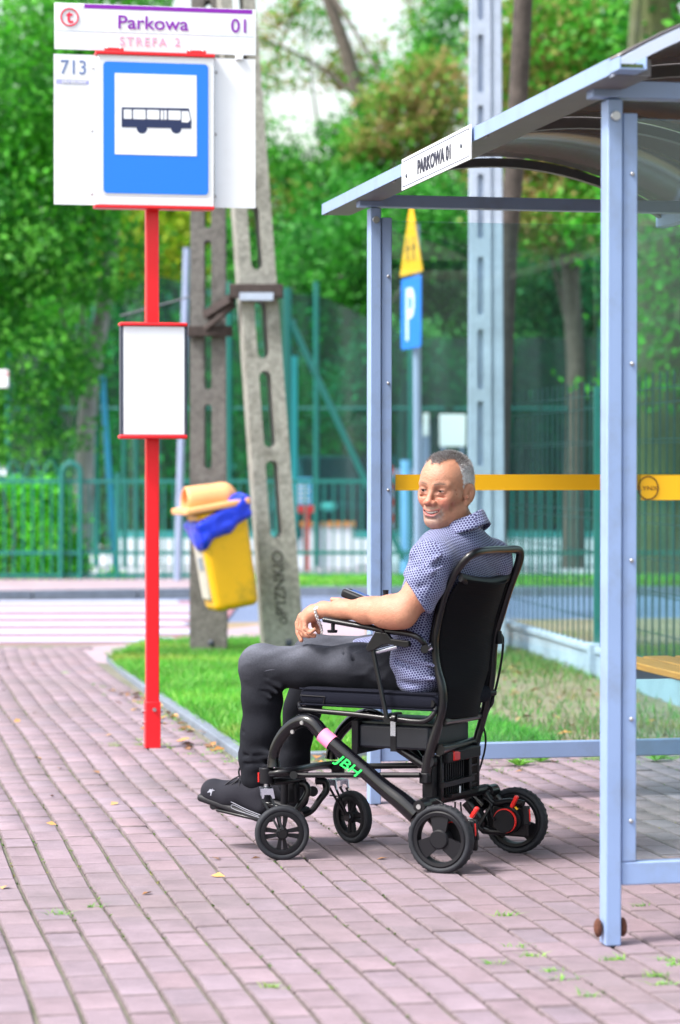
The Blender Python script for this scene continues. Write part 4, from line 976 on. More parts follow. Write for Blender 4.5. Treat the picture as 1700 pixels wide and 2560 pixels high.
# mesh fence on a concrete plinth, running towards the shelter on the right
pA, pB = Vector((1.12, 18.95, 0)), Vector((2.05, 12.3, 0)); pd = (pB - pA).normalized()
mf = thing('mesh_fence', Matrix.Translation(pA), 'thin dark green wire mesh fence on a pale concrete plinth behind the shelter', 'fence')
Lf = (pB - pA).length; k = 0; s_ = 0
while s_ < Lf:
    st_p = 3.2 if s_ == 0 else 2.7; a = pA + pd * (s_ + .07); b = pA + pd * min(s_ + st_p - .07, Lf)
    MB().bar(a + Vector((0, 0, .06)), b + Vector((0, 0, .06)), .05, .16).build('plinth_panel', M_concl, mf, world=True, bevel=.01)
    MB().bar(a + Vector((0, 0, .155)), b + Vector((0, 0, .155)), .08, .04).build('plinth_cap', M_concl, mf, world=True, bevel=.008)
    MB().box(pA + pd * s_ + Vector((0, 0, .095)), (.12, .12, .20)).build('plinth_post', M_concl, mf, world=True, bevel=.01)
    MB().box(pA + pd * s_ + Vector((0, 0, .95)), (.045, .045, 1.6)).build('fence_post', M_grn, mf, world=True)
    s_ += st_p
mw = MB(); n_ = int(Lf / .15)
for i in range(n_):
    p = pA + pd * (i * .15); mw.box(p + Vector((0, 0, .98)), (.0095, .0095, 1.62))
for z in (.34, .55, .57, .75, .95, 1.0, 1.2, 1.4, 1.42, 1.62, 1.70): mw.bar(pA + Vector((0, 0, z)), pB + Vector((0, 0, z)), .005, .005)
tag(mw.build('wire_mesh', mat('wire_green', (.004, .05, .05), .5), mf, world=True, smooth=False), kind='stuff')
# white corrugated gate far right
cg = thing('corrugated_gate', Matrix.Translation((4.2, 33, 0)), 'whitish corrugated sheet gate seen through the near glass pane', 'gate')
for i in range(22):
    a = at_depth(1588 + i * 9, 1180, 32.5); b = at_depth(1588 + i * 9, 1070, 32.5)
    MB().box((a.x, 32.5, (a.z + b.z) / 2), (.030, .03, b.z - a.z)).build('gate_slat', M_board, cg, world=True)

# ================================================================ TREES
def pal(kind, n, P):
    base = {'green': [(.045, .34, .012), (.08, .46, .02), (.02, .20, .012), (.14, .52, .05)], 'dark': [(.015, .16, .02), (.03, .25, .02), (.06, .36, .03), (.01, .09, .015)],
            'yellow': [(.22, .44, .01), (.36, .46, .015), (.12, .36, .01), (.42, .40, .02)], 'maple': [(.02, .16, .015), (.06, .36, .02), (.10, .42, .03), (.26, .30, .06), (.38, .27, .10), (.12, .40, .03)],
            'mist': [(.02, .24, .07), (.05, .33, .11), (.015, .15, .05), (.10, .40, .09)]}[kind]
    base = np.array(base); q = (vnoise(P, 1.6, 4) * .5 + .5 + rng.normal(0, .13, n)) * len(base)
    return base[np.clip(q.astype(int), 0, len(base) - 1)] * rng.uniform(.8, 1.2, (n, 1))
def crown_pts(n, blobs, clump=.35, holes=0.0, hf=1.1, seed=0):
    w = np.array([b[1][0] * b[1][1] * b[1][2] for b in blobs]); ci = rng.choice(len(blobs), n // 14 + 1, p=w / w.sum())
    c = np.array([b[0] for b in blobs])[ci]; r = np.array([b[1] for b in blobs])[ci]
    d = rng.normal(size=(len(c), 3)); d /= np.linalg.norm(d, axis=1)[:, None]; d *= rng.uniform(.35, 1, (len(c), 1)) ** .5
    cc = c + d * r
    if holes: cc = cc[vnoise(cc, hf, 21 + seed) > -1 + holes * 2]
    idx = rng.integers(0, len(cc), n); P = cc[idx] + rng.normal(0, clump, (n, 3)) * np.array([1, 1, .6])
    return P
M_bark = mat('bark', (.10, .085, .07), .95, var=.35, vscale=10, bump=.8, bscale=40); M_barkp = mat('pale_bark', (.30, .30, .29), .9, var=.3, vscale=5, bump=.5, bscale=30, dirt=(.10, .09, .07), dirt_amt=.7, dscale=3)
M_barkm = mat('mossy_bark', (.08, .10, .035), .95, var=.4, vscale=3, bump=.8, bscale=20, dirt=(.12, .12, .11), dirt_amt=.7, dscale=.8)
def tree(name, label, base, trunk, rad, blobs, n, size, kind, bark=M_bark, limbs=6, **kw):
    t_ = thing(name, Matrix.Translation(base), label, 'tree')
    pts = [Vector(p) for p in trunk]
    MB().tube(pts, [rad * (1 - .55 * i / (len(pts) - 1)) for i in range(len(pts))], 12, sub=3).build('trunk', bark, t_, world=True)
    mb = MB()
    for i in range(limbs):
        b = blobs[i % len(blobs)]; s0 = pts[1 + i % (len(pts) - 1)] if len(pts) > 2 else pts[-1]
        e = Vector(b[0]) + Vector(rng.uniform(-.6, .6, 3) * np.array(b[1])); m_ = (s0 + e) / 2 + Vector((0, 0, .15)) + Vector(rng.uniform(-.15, .15, 3))
        mb.tube([s0, m_, e], [rad * .26, rad * .14, rad * .04], 7, sub=3)
    mb.build('limbs', bark, t_, world=True)
    P = crown_pts(n, blobs, **kw)
    leaf_object('crown', P, size, pal(kind, n, P), parent=t_)
    return t_
def B(px, py, Y, rx, rz, ry=None): p = at_depth(px, py, Y); return ((p.x, p.y, p.z), (rx, ry or rx, rz))
tree('young_tree', 'bright green leafy tree with pale leaning trunk behind the railing at left', (-3.05, 30.3, 0),
     [(-3.05, 30.3, -.05), at_depth(208, 1250, 30.3), at_depth(222, 1000, 30.3), at_depth(262, 740, 30.3), at_depth(290, 500, 30.3), at_depth(310, 200, 30.3), at_depth(318, -100, 30.3)], .125,
     [B(80, 200, 29.4, 1.1, 1.1), B(60, 560, 29.3, 1.0, 1.0), B(200, 330, 29.6, .9, 1.0), B(230, 640, 29.5, .75, .6), B(60, 900, 29.3, .85, .55), B(140, 1060, 29.5, .45, .3), B(30, 1110, 29.4, .5, .30), B(300, 720, 29.6, .35, .25), B(-150, 600, 29.4, 1.1, 1.8), B(250, 60, 29.8, .9, .8), B(180, 900, 29.5, .35, .4)],
     42000, .085, 'green', bark=M_barkp, clump=.14)
tree('yellow_tree', 'yellow green tree glimpsed between the red pole and the pylon', (-2.8, 46, 0), [(-2.8, 46, 0), (-2.8, 46, 2), (-2.7, 46, 4)], .16,
     [B(400, 560, 45, 1.1, .9), B(470, 460, 46, 1.0, .9), B(340, 620, 46, .8, .6), B(430, 640, 45.5, .9, .4)], 12000, .13, 'yellow', clump=.25)
tree('maple_tree', 'tall maple with browning leaves and sky gaps above the shelter roof', at_depth(940, 1365, 41), [at_depth(945, 1370, 41), at_depth(930, 1000, 41), at_depth(945, 600, 41), at_depth(900, 250, 41), at_depth(800, -60, 41)], .20,
     [B(690, 330, 40, .6, .5), B(800, 380, 40, 1.1, .45), B(940, 300, 40, 1.1, .6), B(1060, 240, 40, .9, .7), B(680, 480, 40, .7, .6), B(1090, 60, 41, .6, .9), B(640, 150, 41, .35, .7), B(720, 180, 42, .5, .35), B(800, 60, 42, .45, .35), B(890, 150, 42, .5, .5), B(700, 20, 42, .4, .3), B(850, 470, 41, 1.2, .5), B(1060, 430, 40.5, .9, .5)],
     22000, .10, 'maple', clump=.15, holes=.56, hf=2.6, limbs=9)
tree('broad_tree', 'dense dark green tree filling the space below the maple', at_depth(1095, 1390, 37.5), [at_depth(1090, 1400, 37.5), at_depth(1085, 1150, 37.5), at_depth(1080, 1000, 37.5), at_depth(1060, 800, 37.5)], .24,
     [B(720, 640, 42, 1.2, .8), B(900, 640, 38, 1.2, .7), B(1050, 620, 38, 1.2, .8), B(780, 820, 38, .8, .6), B(960, 820, 38, 1.0, .5), B(1090, 820, 38, .9, .45), B(700, 520, 40, .8, .5), B(1000, 500, 39, 1.2, .35)],
     34000, .11, 'dark', clump=.25, holes=.12, seed=3)
tree('right_tree', 'green and rust tinted tree above the near end of the shelter', at_depth(1420, 1420, 33), [at_depth(1430, 1420, 33), at_depth(1440, 900, 33), at_depth(1380, 300, 33), at_depth(1300, 50, 33)], .15,
     [B(1380, 120, 33, .9, .75), B(1520, 220, 33, .7, .8), B(1430, 330, 33, .9, .4), B(1300, 260, 34, .5, .8), B(1400, 540, 33, .9, .45), B(1560, 400, 33, .9, .6), B(1290, 420, 33, .5, .3), B(1480, 30, 34, .8, .5)],
     30000, .10, 'maple', clump=.17, holes=.2, hf=2.2, seed=8)
tree('mossy_tree', 'thick mossy trunk rising behind the roof at the right edge', (3.75, 30, 0), [(3.75, 30, 0), (3.72, 30, 3), (3.70, 30, 5.4), (3.6, 30, 8)], .42,
     [B(1750, 0, 30.5, 1.0, 1.0), B(1800, 500, 30.5, 1.0, 1.0), B(1640, 520, 29.2, .6, .5), B(1660, 760, 29.2, .6, .5), B(1650, 960, 29.2, .5, .3)], 5000, .12, 'green', bark=M_barkm, clump=.3)
tree('misty_tree', 'bluish green tree behind the mesh fence right of the pale pole', at_depth(1400, 1370, 43), [at_depth(1400, 1370, 43), at_depth(1410, 1000, 43), at_depth(1400, 700, 43)], .2,
     [B(1330, 700, 42, 1.0, .7), B(1480, 720, 42, 1.1, .8), B(1400, 900, 42, 1.1, .5), B(1620, 800, 42, 1.2, 1.0), B(1540, 560, 42, 1.1, .5), B(1340, 1020, 42, .7, .4), B(1560, 1020, 43, .9, .4), B(1700, 600, 42, 1.2, 1.0)],
     30000, .11, 'mist', clump=.28, holes=.05)
tree('slim_tree', 'slim dark trunk with low crown behind the parking sign', at_depth(1010, 1400, 36), [at_depth(1008, 1400, 36), at_depth(1008, 1100, 36), at_depth(1014, 900, 36), at_depth(1020, 700, 36)], .10,
     [B(1000, 900, 36.5, .6, .5), B(1060, 960, 36.5, .5, .3), B(930, 1000, 37, .5, .4)], 6000, .11, 'mist', clump=.2)
# hedges and undergrowth that close the view
def shrub(name, label, cx, Y, rx, rz, n, kind, size=.12, zc=None, cat='bush', ry=1.0):
    t_ = thing(name, Matrix.Translation((cx, Y, 0)), label, cat, 'bushes closing the background')
    mb = MB()
    for k in range(5): mb.tube([(cx + rx * .1 * (k - 2), Y, 0), (cx + rx * .25 * (k - 2), Y, rz * .6), (cx + rx * .36 * (k - 2), Y + .1, rz * 1.2)], [.03, .02, .008], 6)
    mb.build('stems', M_bark, t_, world=True)
    bl = [((cx + rng.uniform(-.6, .6) * rx, Y + rng.uniform(-.5, .5), (zc or rz) + rng.uniform(-.4, .4) * rz), (rx * .6, ry, rz * .7)) for _ in range(7)]
    P = crown_pts(n, bl, clump=.25); P[:, 2] = np.abs(P[:, 2]); leaf_object('foliage', P, size, pal(kind, n, P), parent=t_)
for i, (cx, Y, rx, rz, kind, lab) in enumerate(((-5.0, 50, 3.0, 2.6, 'green', 'tall fresh green bush far behind the left tree'), (-1.2, 50, 2.0, 1.7, 'dark', 'dark bush far behind the slotted pylon'), (1.6, 52, 2.4, 2.2, 'dark', 'dark bush far behind the seated man'),
        (4.6, 50, 2.6, 2.4, 'mist', 'bluish bush far behind the pale pole'), (8.2, 49, 3, 2.8, 'mist', 'large bluish bush far behind the right edge'), (-9, 49, 3, 3.2, 'green', 'large green bush far beyond the left edge'), (-3.0, 40.5, 1.6, 1.0, 'dark', 'low dark bush behind the silver car'),
        (0.6, 42, 1.8, 1.1, 'dark', 'low dark bush behind the dark car'), (2.9, 44, 1.6, 1.2, 'mist', 'low bush behind the white billboard'))):
    shrub('background_bush', lab, cx, Y, rx, rz, 15000, kind, .15)
wd = thing('woodland', Matrix.Translation((0, 62, 0)), 'dense belt of woodland closing the view behind everything', 'woodland')
n = 60000; P = np.stack([rng.uniform(-16, 16, n), 62 + rng.normal(0, 1.2, n), np.abs(rng.normal(0, 1, n)) * 3.0], 1)
P = P[(P[:, 2] < 5.0 + 1.2 * np.sin(P[:, 0] * .9) + .8 * np.sin(P[:, 0] * 2.3 + 1))]
fo = leaf_object('foliage', P, .30, pal('dark', len(P), P), parent=wd); tag(fo, kind='stuff')
n = 26000; P = np.stack([rng.uniform(-14, -.2, n), 60 + rng.normal(0, 1.2, n), rng.uniform(2, 11, n)], 1); P = P[P[:, 0] < -2.4 - .25 * np.abs(P[:, 2] - 6) + rng.normal(0, .5, len(P))]
tag(leaf_object('foliage', P, .28, pal('green', len(P), P), parent=wd), kind='stuff')
n = 16000; P = np.stack([rng.uniform(3.2, 14, n), 60 + rng.normal(0, 1.2, n), rng.uniform(3, 11, n)], 1)
tag(leaf_object('foliage', P, .28, pal('dark', len(P), P), parent=wd), kind='stuff')
MB().box((0, 64.5, 1.6), (46, .3, 3.2)).build('backing_hedge', mat('hedge_dark', (.02, .07, .02), .95, var=.4, vscale=1.5, bump=1, bscale=4), wd, world=True)
# creeper on the left railing
cr = thing('creeper_hedge', Matrix.Translation((-3.6, YF, 0)), 'bright green creeper growing through the left end of the railing', 'hedge')
bl = [(((px - 850) / FPX * YF, YF + .28, z_at(py, YF)), (rx * 1.15, .10, rz * 1.15)) for px, py, rx, rz in ((10, 1260, .35, .22), (60, 1360, .5, .3), (20, 1420, .4, .16), (120, 1420, .35, .14), (130, 1300, .12, .25), (95, 1235, .22, .10), (165, 1370, .10, .12), (-120, 1300, .5, .5), (280, 1445, .12, .03), (60, 1300, .3, .2), (30, 1215, .10, .06), (140, 1240, .07, .12), (110, 1200, .05, .05), (175, 1300, .05, .10), (185, 1400, .06, .08))]
P = crown_pts(26000, bl, clump=.07, holes=.06, hf=9); P[:, 2] = np.abs(P[:, 2])
MB().tube([(-3.7, YF + .1, 0), (-3.6, YF + .1, .5), (-3.75, YF + .1, 1.0)], .02, 6).build('stem', M_bark, cr, world=True)
leaf_object('foliage', P, .065, pal('green', 26000, P) * 1.7, parent=cr)
# ================================================================ WHEELCHAIR (own axes: x back, y towards the far side, z up)
ANG = R(28); UD = Vector((math.cos(ANG), -math.sin(ANG), 0)); VD = Vector((math.sin(ANG), math.cos(ANG), 0))
CO = ground(705, 2149); CM = frame(CO, UD, VD)
OFF = dict(A=(980, 1780), B=(640, 1740), C=(880, 1540), D=(940, 1340), E=(590, 1560))
def Q(c, x, y, v):
    if c == 'S': px, py = x, y
    elif c == 'Z': px, py = 600 + x / 1.96, 1100 + y / 1.96
    elif c == 'H': px, py = 720 + x / 6.533, 1380 + y / 6.533
    elif c == 'G': px, py = 480 + x / 4.126, 1900 + y / 4.126
    else: px, py = OFF[c][0] + x / 3.733, OFF[c][1] + y / 3.733
    return CM.inverted() @ on_plane(px, py, CO + VD * v, VD)
WC = thing('wheelchair', CM, 'black carbon frame electric folding wheelchair on the pink pavers', 'wheelchair')
M_carb = mat('carbon', (.005, .005, .007), .30, var=.3, vscale=160, coat=.25, spec=.35)
M_blackm = mat('black_metal', (.006, .006, .008), .34, coat=.12, spec=.3)
M_blackp = mat('black_plastic', (.008, .008, .011), .5, spec=.25)
M_tyre = mat('tyre_rubber', (.011, .013, .019), .7, var=.3, vscale=40)
M_mesh = mat('black_mesh', (.004, .004, .006), .8, spec=.15)
M_cush = mat('cushion_cloth', (.006, .007, .015), .9, bump=.5, bscale=420, spec=.2)
M_alum = mat('polished_alu', (.62, .66, .78), .25, metal=.9)
M_redl = mat('red_plastic', (.80, .015, .01), .35, coat=.3)
M_pinkt = mat('pink_tape', (.85, .26, .45), .45); M_jbh = mat('green_print', (.02, .75, .12), .45)
def CT(name, pts, r, m=M_carb, parent=WC, **kw): return MB().tube(pts, r, kw.pop('seg', 12), **kw).build(name, m, parent, angle=60)
def wheel(name, c, rad, w, yaw, spokes, sw, tread=False, hubr=.03, dish=0.0):
    M = Matrix.Translation(c) @ Matrix.Rotation(yaw, 4, 'Z')
    rim = MB(); ri = rad * (.80 if tread else .76)
    rim.lathe([(ri - .010, -w * .42), (ri, -w * .46), (ri + .004, -w * .40), (ri + .004, w * .40), (ri, w * .46), (ri - .010, w * .42), (ri - .012, w * .1), (ri - .012, -w * .1), (ri - .010, -w * .42)], M, 48)
    rim.lathe([(0, -w * .52), (hubr * .86, -w * .52), (hubr, -w * .42), (hubr, w * .5), (0, w * .5)], M, 28)
    for k in range(spokes):
        a = math.pi / 2 + 2 * math.pi * k / spokes
        S = M @ Matrix.Rotation(-a, 4, 'Y')
        L = ri - .006
        if tread:
            rim.add([(hubr * .8, -w * .36, -sw * .42), (hubr * .8, -w * .36, sw * .42), (L, -w * .30, sw * .62), (L, -w * .30, -sw * .62), (hubr * .8, -w * .10, -sw * .42), (hubr * .8, -w * .10, sw * .42), (L, -w * .12, sw * .62), (L, -w * .12, -sw * .62)],
                    [(0, 3, 2, 1), (4, 5, 6, 7), (0, 1, 5, 4), (1, 2, 6, 5), (2, 3, 7, 6), (3, 0, 4, 7)], S)
        else:
            for sgn in (-1, 1):
                rim.add([(hubr * .8, -w * .3, sgn * .001), (hubr * .8, -w * .3, sgn * sw * .4), (L, -w * .2, sgn * sw * .75), (L, -w * .2, sgn * sw * .15), (hubr * .8, w * .1, sgn * .001), (hubr * .8, w * .1, sgn * sw * .4), (L, w * .1, sgn * sw * .75), (L, w * .1, sgn * sw * .15)],
                    [(0, 3, 2, 1), (4, 5, 6, 7), (0, 1, 5, 4), (1, 2, 6, 5), (2, 3, 7, 6), (3, 0, 4, 7)], S)
    o = rim.build('wheel', M_blackp, WC, angle=35)
    t = MB(); prof = []
    rm, h2 = (rad + ri) / 2 + .002, (rad - ri) / 2
    for i in range(17):
        a = 2 * math.pi * i / 16; ce, se = math.cos(a), math.sin(a)
        prof.append((rm + h2 * math.copysign(abs(ce) ** .8, ce), w / 2 * math.copysign(abs(se) ** .75, se)))
    prof = prof[::-1]
    t.lathe(prof, M, 64); t.build('tyre', M_tyre, o)
    if tread:
        tb_ = MB()
        for k in range(34):
            for s_ in (-1, 1):
                a = 2 * math.pi * (k + .5 * (s_ > 0)) / 34; S = M @ Matrix.Rotation(-a, 4, 'Y')
                tb_.add([(rad - .002, s_ * .001, .002), (rad + .0022, s_ * .001, 0), (rad + .0022, s_ * w * .30, .0075), (rad - .005, s_ * w * .46, .011),
                         (rad - .002, s_ * .001, .0075), (rad + .0022, s_ * .001, .0055), (rad + .0022, s_ * w * .30, .013), (rad - .005, s_ * w * .46, .0165)],
                        [(0, 1, 5, 4), (1, 2, 6, 5), (2, 3, 7, 6), (0, 4, 7, 3), (0, 3, 2, 1), (4, 5, 6, 7)], S)
        tb_.build('tread_blocks', M_tyre, o, smooth=False)
    else:
        MB().lathe([(0, -w * .62), (.007, -w * .62), (.009, -w * .52), (.009, w * .6), (0, w * .6)], M, 14).build('axle_bolt', M_alum, o)
    return o
wheel('w', (.0, .0, .0865), .0865, .030, R(34), 4, .028, hubr=.020)
wheel('w', (.020, .45, .0865), .0865, .030, R(-20), 4, .028, hubr=.020)
wheel('w', (.572, -.005, .106), .106, .042, R(2), 3, .052, tread=True, hubr=.031)
wheel('w', (.602, .500, .106), .106, .042, R(2), 3, .052, tread=True, hubr=.031)
# side frames: carbon arch from the caster head over and down to the rear arm
arch_uv = [Q('B', x, y, 0) for x, y in ((165, 660), (165, 560), (195, 455), (262, 345), (350, 262), (450, 228), (540, 262), (640, 375), (800, 512), (1000, 685), (1200, 860), (1360, 985), (1500, 1110))]
arch_r = [.022, .018, .018, .0195, .021, .0225, .024, .0245, .0245, .0245, .026, .030, .032]
M_gloss = mat('gloss_carbon', (.003, .003, .005), .2, var=.3, vscale=160, coat=.4, spec=.3)
vF = .45
near_f = CT('side_frame', arch_uv, arch_r, M_gloss, sub=4, seg=24)
off_far = Q('B', 930, 210, .45) - Q('B', 470, 232, 0)
far_pts = [Vector((p.x - .03 * (1 - i / 12) + .03 * i / 12, .45, p.z - .02)) for i, p in enumerate(arch_uv)]
far_f = CT('side_frame', far_pts, arch_r, M_gloss, sub=4, seg=24)
for (x, y) in ((428, 250), (340, 335)):
    q = Q('B', x, y, -.022); MB().tube([q, q + Vector((0, -.004, 0))], [.0075, .006], 10).build('rivet', M_steel, near_f)
def along(i, t): return arch_uv[i] * (1 - t) + arch_uv[i + 1] * t
CT('pink_tape', [Q('B', x, y, 0) for x, y in ((618, 356), (664, 398), (712, 440))], .0262, M_pinkt, near_f, seg=24, caps=False)
ta, tb2 = Q('B', 775, 575, 0), Q('B', 1010, 752, 0)
dirn = (tb2 - ta); angt = math.atan2(dirn.z, dirn.x)
lettering('lettering', 'JBH', .045, Matrix.Translation((ta.x + .0, -.0256, ta.z - .010)) @ Matrix.Rotation(-angt, 4, 'Y'), M_jbh, near_f, bold=.0006, sx=1.28, shear=.25, ext=.0006)
# rear elbow joining the frame with the rear wheel arm
for v, r_ in ((.0, near_f), (.45, far_f)):
    dv = 0 if v == 0 else .03
    MB().tube([Vector((.505 + dv, v - .026, .205)), Vector((.505 + dv, v + .026, .205))], .020, 18).build('pivot', M_blackm, WC)
    MB().tube([Vector((.505 + dv, v - .030, .205)), Vector((.505 + dv, v - .024, .205))], .008, 12).build('bolt', M_steel, WC)
    CT('wheel_arm', [(.49 + dv, v + .03, .20), (.53 + dv, v + .04, .16), (.565 + dv, v + .045 if v == 0 else v + .0, .115)], [.024, .024, .026], M_carb, sub=3)
# caster heads and forks
for (c, yaw, near) in (((0, 0, 0), R(34), True), ((.020, .45, 0), R(-20), False)):
    if near:
        a, b = Q('B', 95, 815, 0), Q('B', 95, 665, 0)
    else:
        a, b = Vector((-.035, .45, .225)), Vector((-.035, .45, .27))
    hd = MB().tube([a, b], [.022, .023], 18).build('caster_head', M_blackp, WC, bevel=.004)
    if near: MB().box(a + Vector((-.020, -.010, .02)), (.004, .012, .030)).build('red_reflector', M_redl, hd)
    MB().tube([a - Vector((0, 0, .012)), a], .007, 10).build('stem', M_steel, hd)
    S = Matrix.Rotation(yaw, 4, 'Z'); cx = Vector((c[0], c[1], .0865)); top = a - Vector((0, 0, .014))
    fk = MB()
    for s_ in (-1, 1):
        o_ = S @ Vector((0, s_ * .024, 0)); ft = S @ Vector((.014, 0, 0)); 
        for q in (-1, 1):
            fk.bar(top + o_ * .95 + ft * (q * 1.15) + Vector((0, 0, -.03)), cx + o_ + ft * q * .35, .0075, .004, up=(S @ Vector((0, 1, 0))))
        fk.tube([cx + o_ * 1.0, cx + o_ * 1.12], .014, 14)
        fk.bar(top + o_ + ft * -1.0 + Vector((0, 0, -.055)), top + o_ + ft * 1.0 + Vector((0.008, 0, -.055)), .005, .004)
    fk.build('caster_fork', M_blackm, WC)
    y2 = MB(); u_ = [S @ Vector((x, y, 0)) for x, y in ((-.019, -.026), (.019, -.026), (.019, .026), (-.019, .026))]
    y2.add([top + q for q in u_] + [top + q + Vector((0, 0, -.005)) for q in u_], [(0, 1, 2, 3), (7, 6, 5, 4), (0, 4, 5, 1), (1, 5, 6, 2), (2, 6, 7, 3), (3, 7, 4, 0)])
    for s_ in (-1, 1):
        u2 = [S @ Vector((x, s_ * .026, z)) + top for x, z in ((-.020, 0), (.020, 0), (.026, -.032), (.018, -.032), (.012, -.020), (-.008, -.020), (-.010, -.032), (-.016, -.032))]
        u3 = [q + S @ Vector((0, s_ * .003, 0)) for q in u2]; n = 8
        y2.add(u2 + u3, [tuple(range(n)), tuple(n + i for i in range(n))[::-1]] + [(i, n + i, n + (i + 1) % n, (i + 1) % n) for i in range(n)])
    y2.build('fork_crown', M_alum, WC, smooth=False)
# lower frame bars
CT('cross_beam', [Q('B', 150, 720, .01), Q('B', 330, 700, .03), Q('B', 560, 655, .3), Q('B', 720, 645, .44)], [.026, .022, .021, .024], M_blackm, sub=3, sy=.6)
CT('cross_beam', [Q('B', 150, 800, .01), Q('B', 300, 790, .08), Q('B', 430, 770, .2)], [.020, .018, .012], M_blackm, sub=2, sy=.6)
for p0, p1, v, r in (((345, 738), (1530, 738), .02, .0085), ((1040, 655), (1560, 648), .42, .010), ((760, 640), (1040, 655), .43, .012)):
    CT('lower_rail', [Q('B', *p0, v), Q('B', *p1, v)], r, M_blackm)
CT('hinge', [Q('B', 350, 738, -.01), Q('B', 350, 738, .04)], .013, M_blackm)
CT('hinge', [Q('B', 740, 655, .40), Q('B', 740, 655, .47)], .018, M_blackp)
# scissor struts under the seat
CT('seat_strut', [Q('C', 430, 1230, .12), Q('C', 680, 1400, .12)], .014, M_carb)
CT('seat_strut', [Q('C', 560, 1250, .3), Q('C', 660, 1390, .3)], .016, M_carb)
MB().box((.36, .235, .405), (.25, .30, .075)).build('battery_box', mat('battery_plastic', (.014, .017, .026), .45), WC, bevel=.008)
MB().box((.36, .235, .447), (.27, .26, .006)).build('battery_lid', mat('lid_green_black', (.02, .035, .035), .4), WC)
MB().box((.225, .235, .40), (.025, .32, .11)).build('battery_clamp', M_blackp, WC, bevel=.004)
MB().box((.36, .082, .437), (.018, .003, .055)).build('silver_tag', M_alum, WC)
MB().box((.36, .083, .39), (.02, .003, .06)).build('strap', M_blackp, WC)
for dx in (.40, .43): MB().tube([(.487, dx * .6, .35), (.487, dx * .6, .372)], .006, 8).build('connector', M_blackp, WC)
# seat frame, cushion
seatl = [Q('E', 640, 800, .03), Q('E', 1100, 842, .03), Q('C', 340, 955, .03), Q('C', 640, 985, .03), Q('C', 740, 940, .03), Q('C', 785, 860, .04), Q('C', 790, 815, .05)]
sf = [Q('E', 592, 745, .05), Q('E', 605, 785, .035)] + seatl
CT('seat_tube', sf, .0085, M_carb, sub=3)
CT('seat_tube', [Vector((p.x, .47 - (p.y - .03), p.z)) for p in sf], .0085, M_carb, sub=3)
CT('seat_tube', [sf[0], Vector((sf[0].x - .005, .235, sf[0].z)), Vector((sf[0].x, .44, sf[0].z))], .0085, M_carb, sub=3)
V, F = sdf_mesh([rbox((.295, .235, .527), (.252, .208, .030), .026)], .006, disp=lambda P: .0025 * vnoise(P, 14, 8))
cu = link('seat_cushion', np_mesh('seat_cushion', V, F, M_cush), WC)
zp = [Q('E', 600, 665, .026), Q('E', 830, 680, .026), Q('E', 815, 745, .026)]
CT('zip', [zp[0], zp[1]], .0022, M_blackp, cu); CT('zip_pull', [zp[1], zp[2]], .002, M_blackm, cu)
for zz in (.553, .503): CT('piping', [(.05, .028, zz), (.54, .028, zz)], .003, M_cush, cu)
# back frame: one loop, near upright -> top handle -> far upright
nb_pts = [Q('C', 690, 1480, .05), Q('C', 712, 1340, .05), Q('C', 765, 1150, .05), Q('C', 822, 950, .05), Q('C', 850, 790, .05), Q('C', 838, 650, .05), Q('C', 800, 500, .05), Q('C', 778, 350, .05), Q('C', 780, 180, .05),
          Q('D', 600, 700, .05), Q('D', 640, 560, .05), Q('D', 700, 420, .05), Q('D', 780, 285, .05), Q('D', 870, 190, .055), Q('D', 960, 148, .09), Q('D', 1080, 132, .20), Q('D', 1200, 128, .32), Q('D', 1300, 125, .405),
          Q('D', 1342, 150, .435), Q('D', 1335, 240, .44), Q('D', 1290, 370, .44), Q('D', 1235, 520, .44), Q('D', 1175, 720, .44), Q('D', 1120, 900, .44), Q('D', 1095, 1080, .44), Q('D', 1085, 1250, .44), Q('D', 1065, 1400, .44),
          Q('C', 1265, 740, .44), Q('C', 1240, 870, .44), Q('C', 1205, 1010, .44), Q('C', 1165, 1150, .43), Q('C', 1130, 1330, .42)]
nr = [.016] * 3 + [.0135] * 3 + [.0115] * 6 + [.0125] * 8 + [.0115] * 6 + [.012] * 6
CT('back_frame', nb_pts, nr, sub=3, sy=1.15, up=(0, 1, 0))
MB().box(Q('C', 690, 1510, .05), (.030, .040, .034)).build('end_cap', M_blackp, WC, bevel=.004)
# inner sling frame next to the uprights
CT('sling_tube', [Q('C', 745, 250, .065), Q('D', 545, 850, .065), Q('D', 590, 640, .065), Q('D', 655, 470, .065), Q('D', 740, 330, .065)], .010, M_mesh, sub=3)
CT('sling_tube', [Q('D', 1240, 340, .425), Q('D', 1170, 560, .42), Q('D', 1100, 800, .42), Q('D', 1070, 1000, .42), Q('D', 1040, 1250, .42), Q('C', 1210, 800, .42)], .010, M_mesh, sub=3)
CT('head_band', [Q('D', 790, 385, .055), Q('D', 880, 420, .13), Q('D', 1010, 443, .23), Q('D', 1130, 430, .34), Q('D', 1215, 385, .405), Q('D', 1250, 330, .43)], [.012, .015, .017, .017, .014, .010], M_blackp, sub=4, sx=.7, sy=1.2)
for q in (Q('D', 1250, 320, .435), Q('C', 1230, 735, .435), Q('C', 1305, 715, .45), Q('C', 780, 815, .045)):
    MB().tube([q + Vector((-.005, -.018, 0)), q + Vector((.005, .010, 0))], .011, 12).build('pivot', M_blackm, WC)
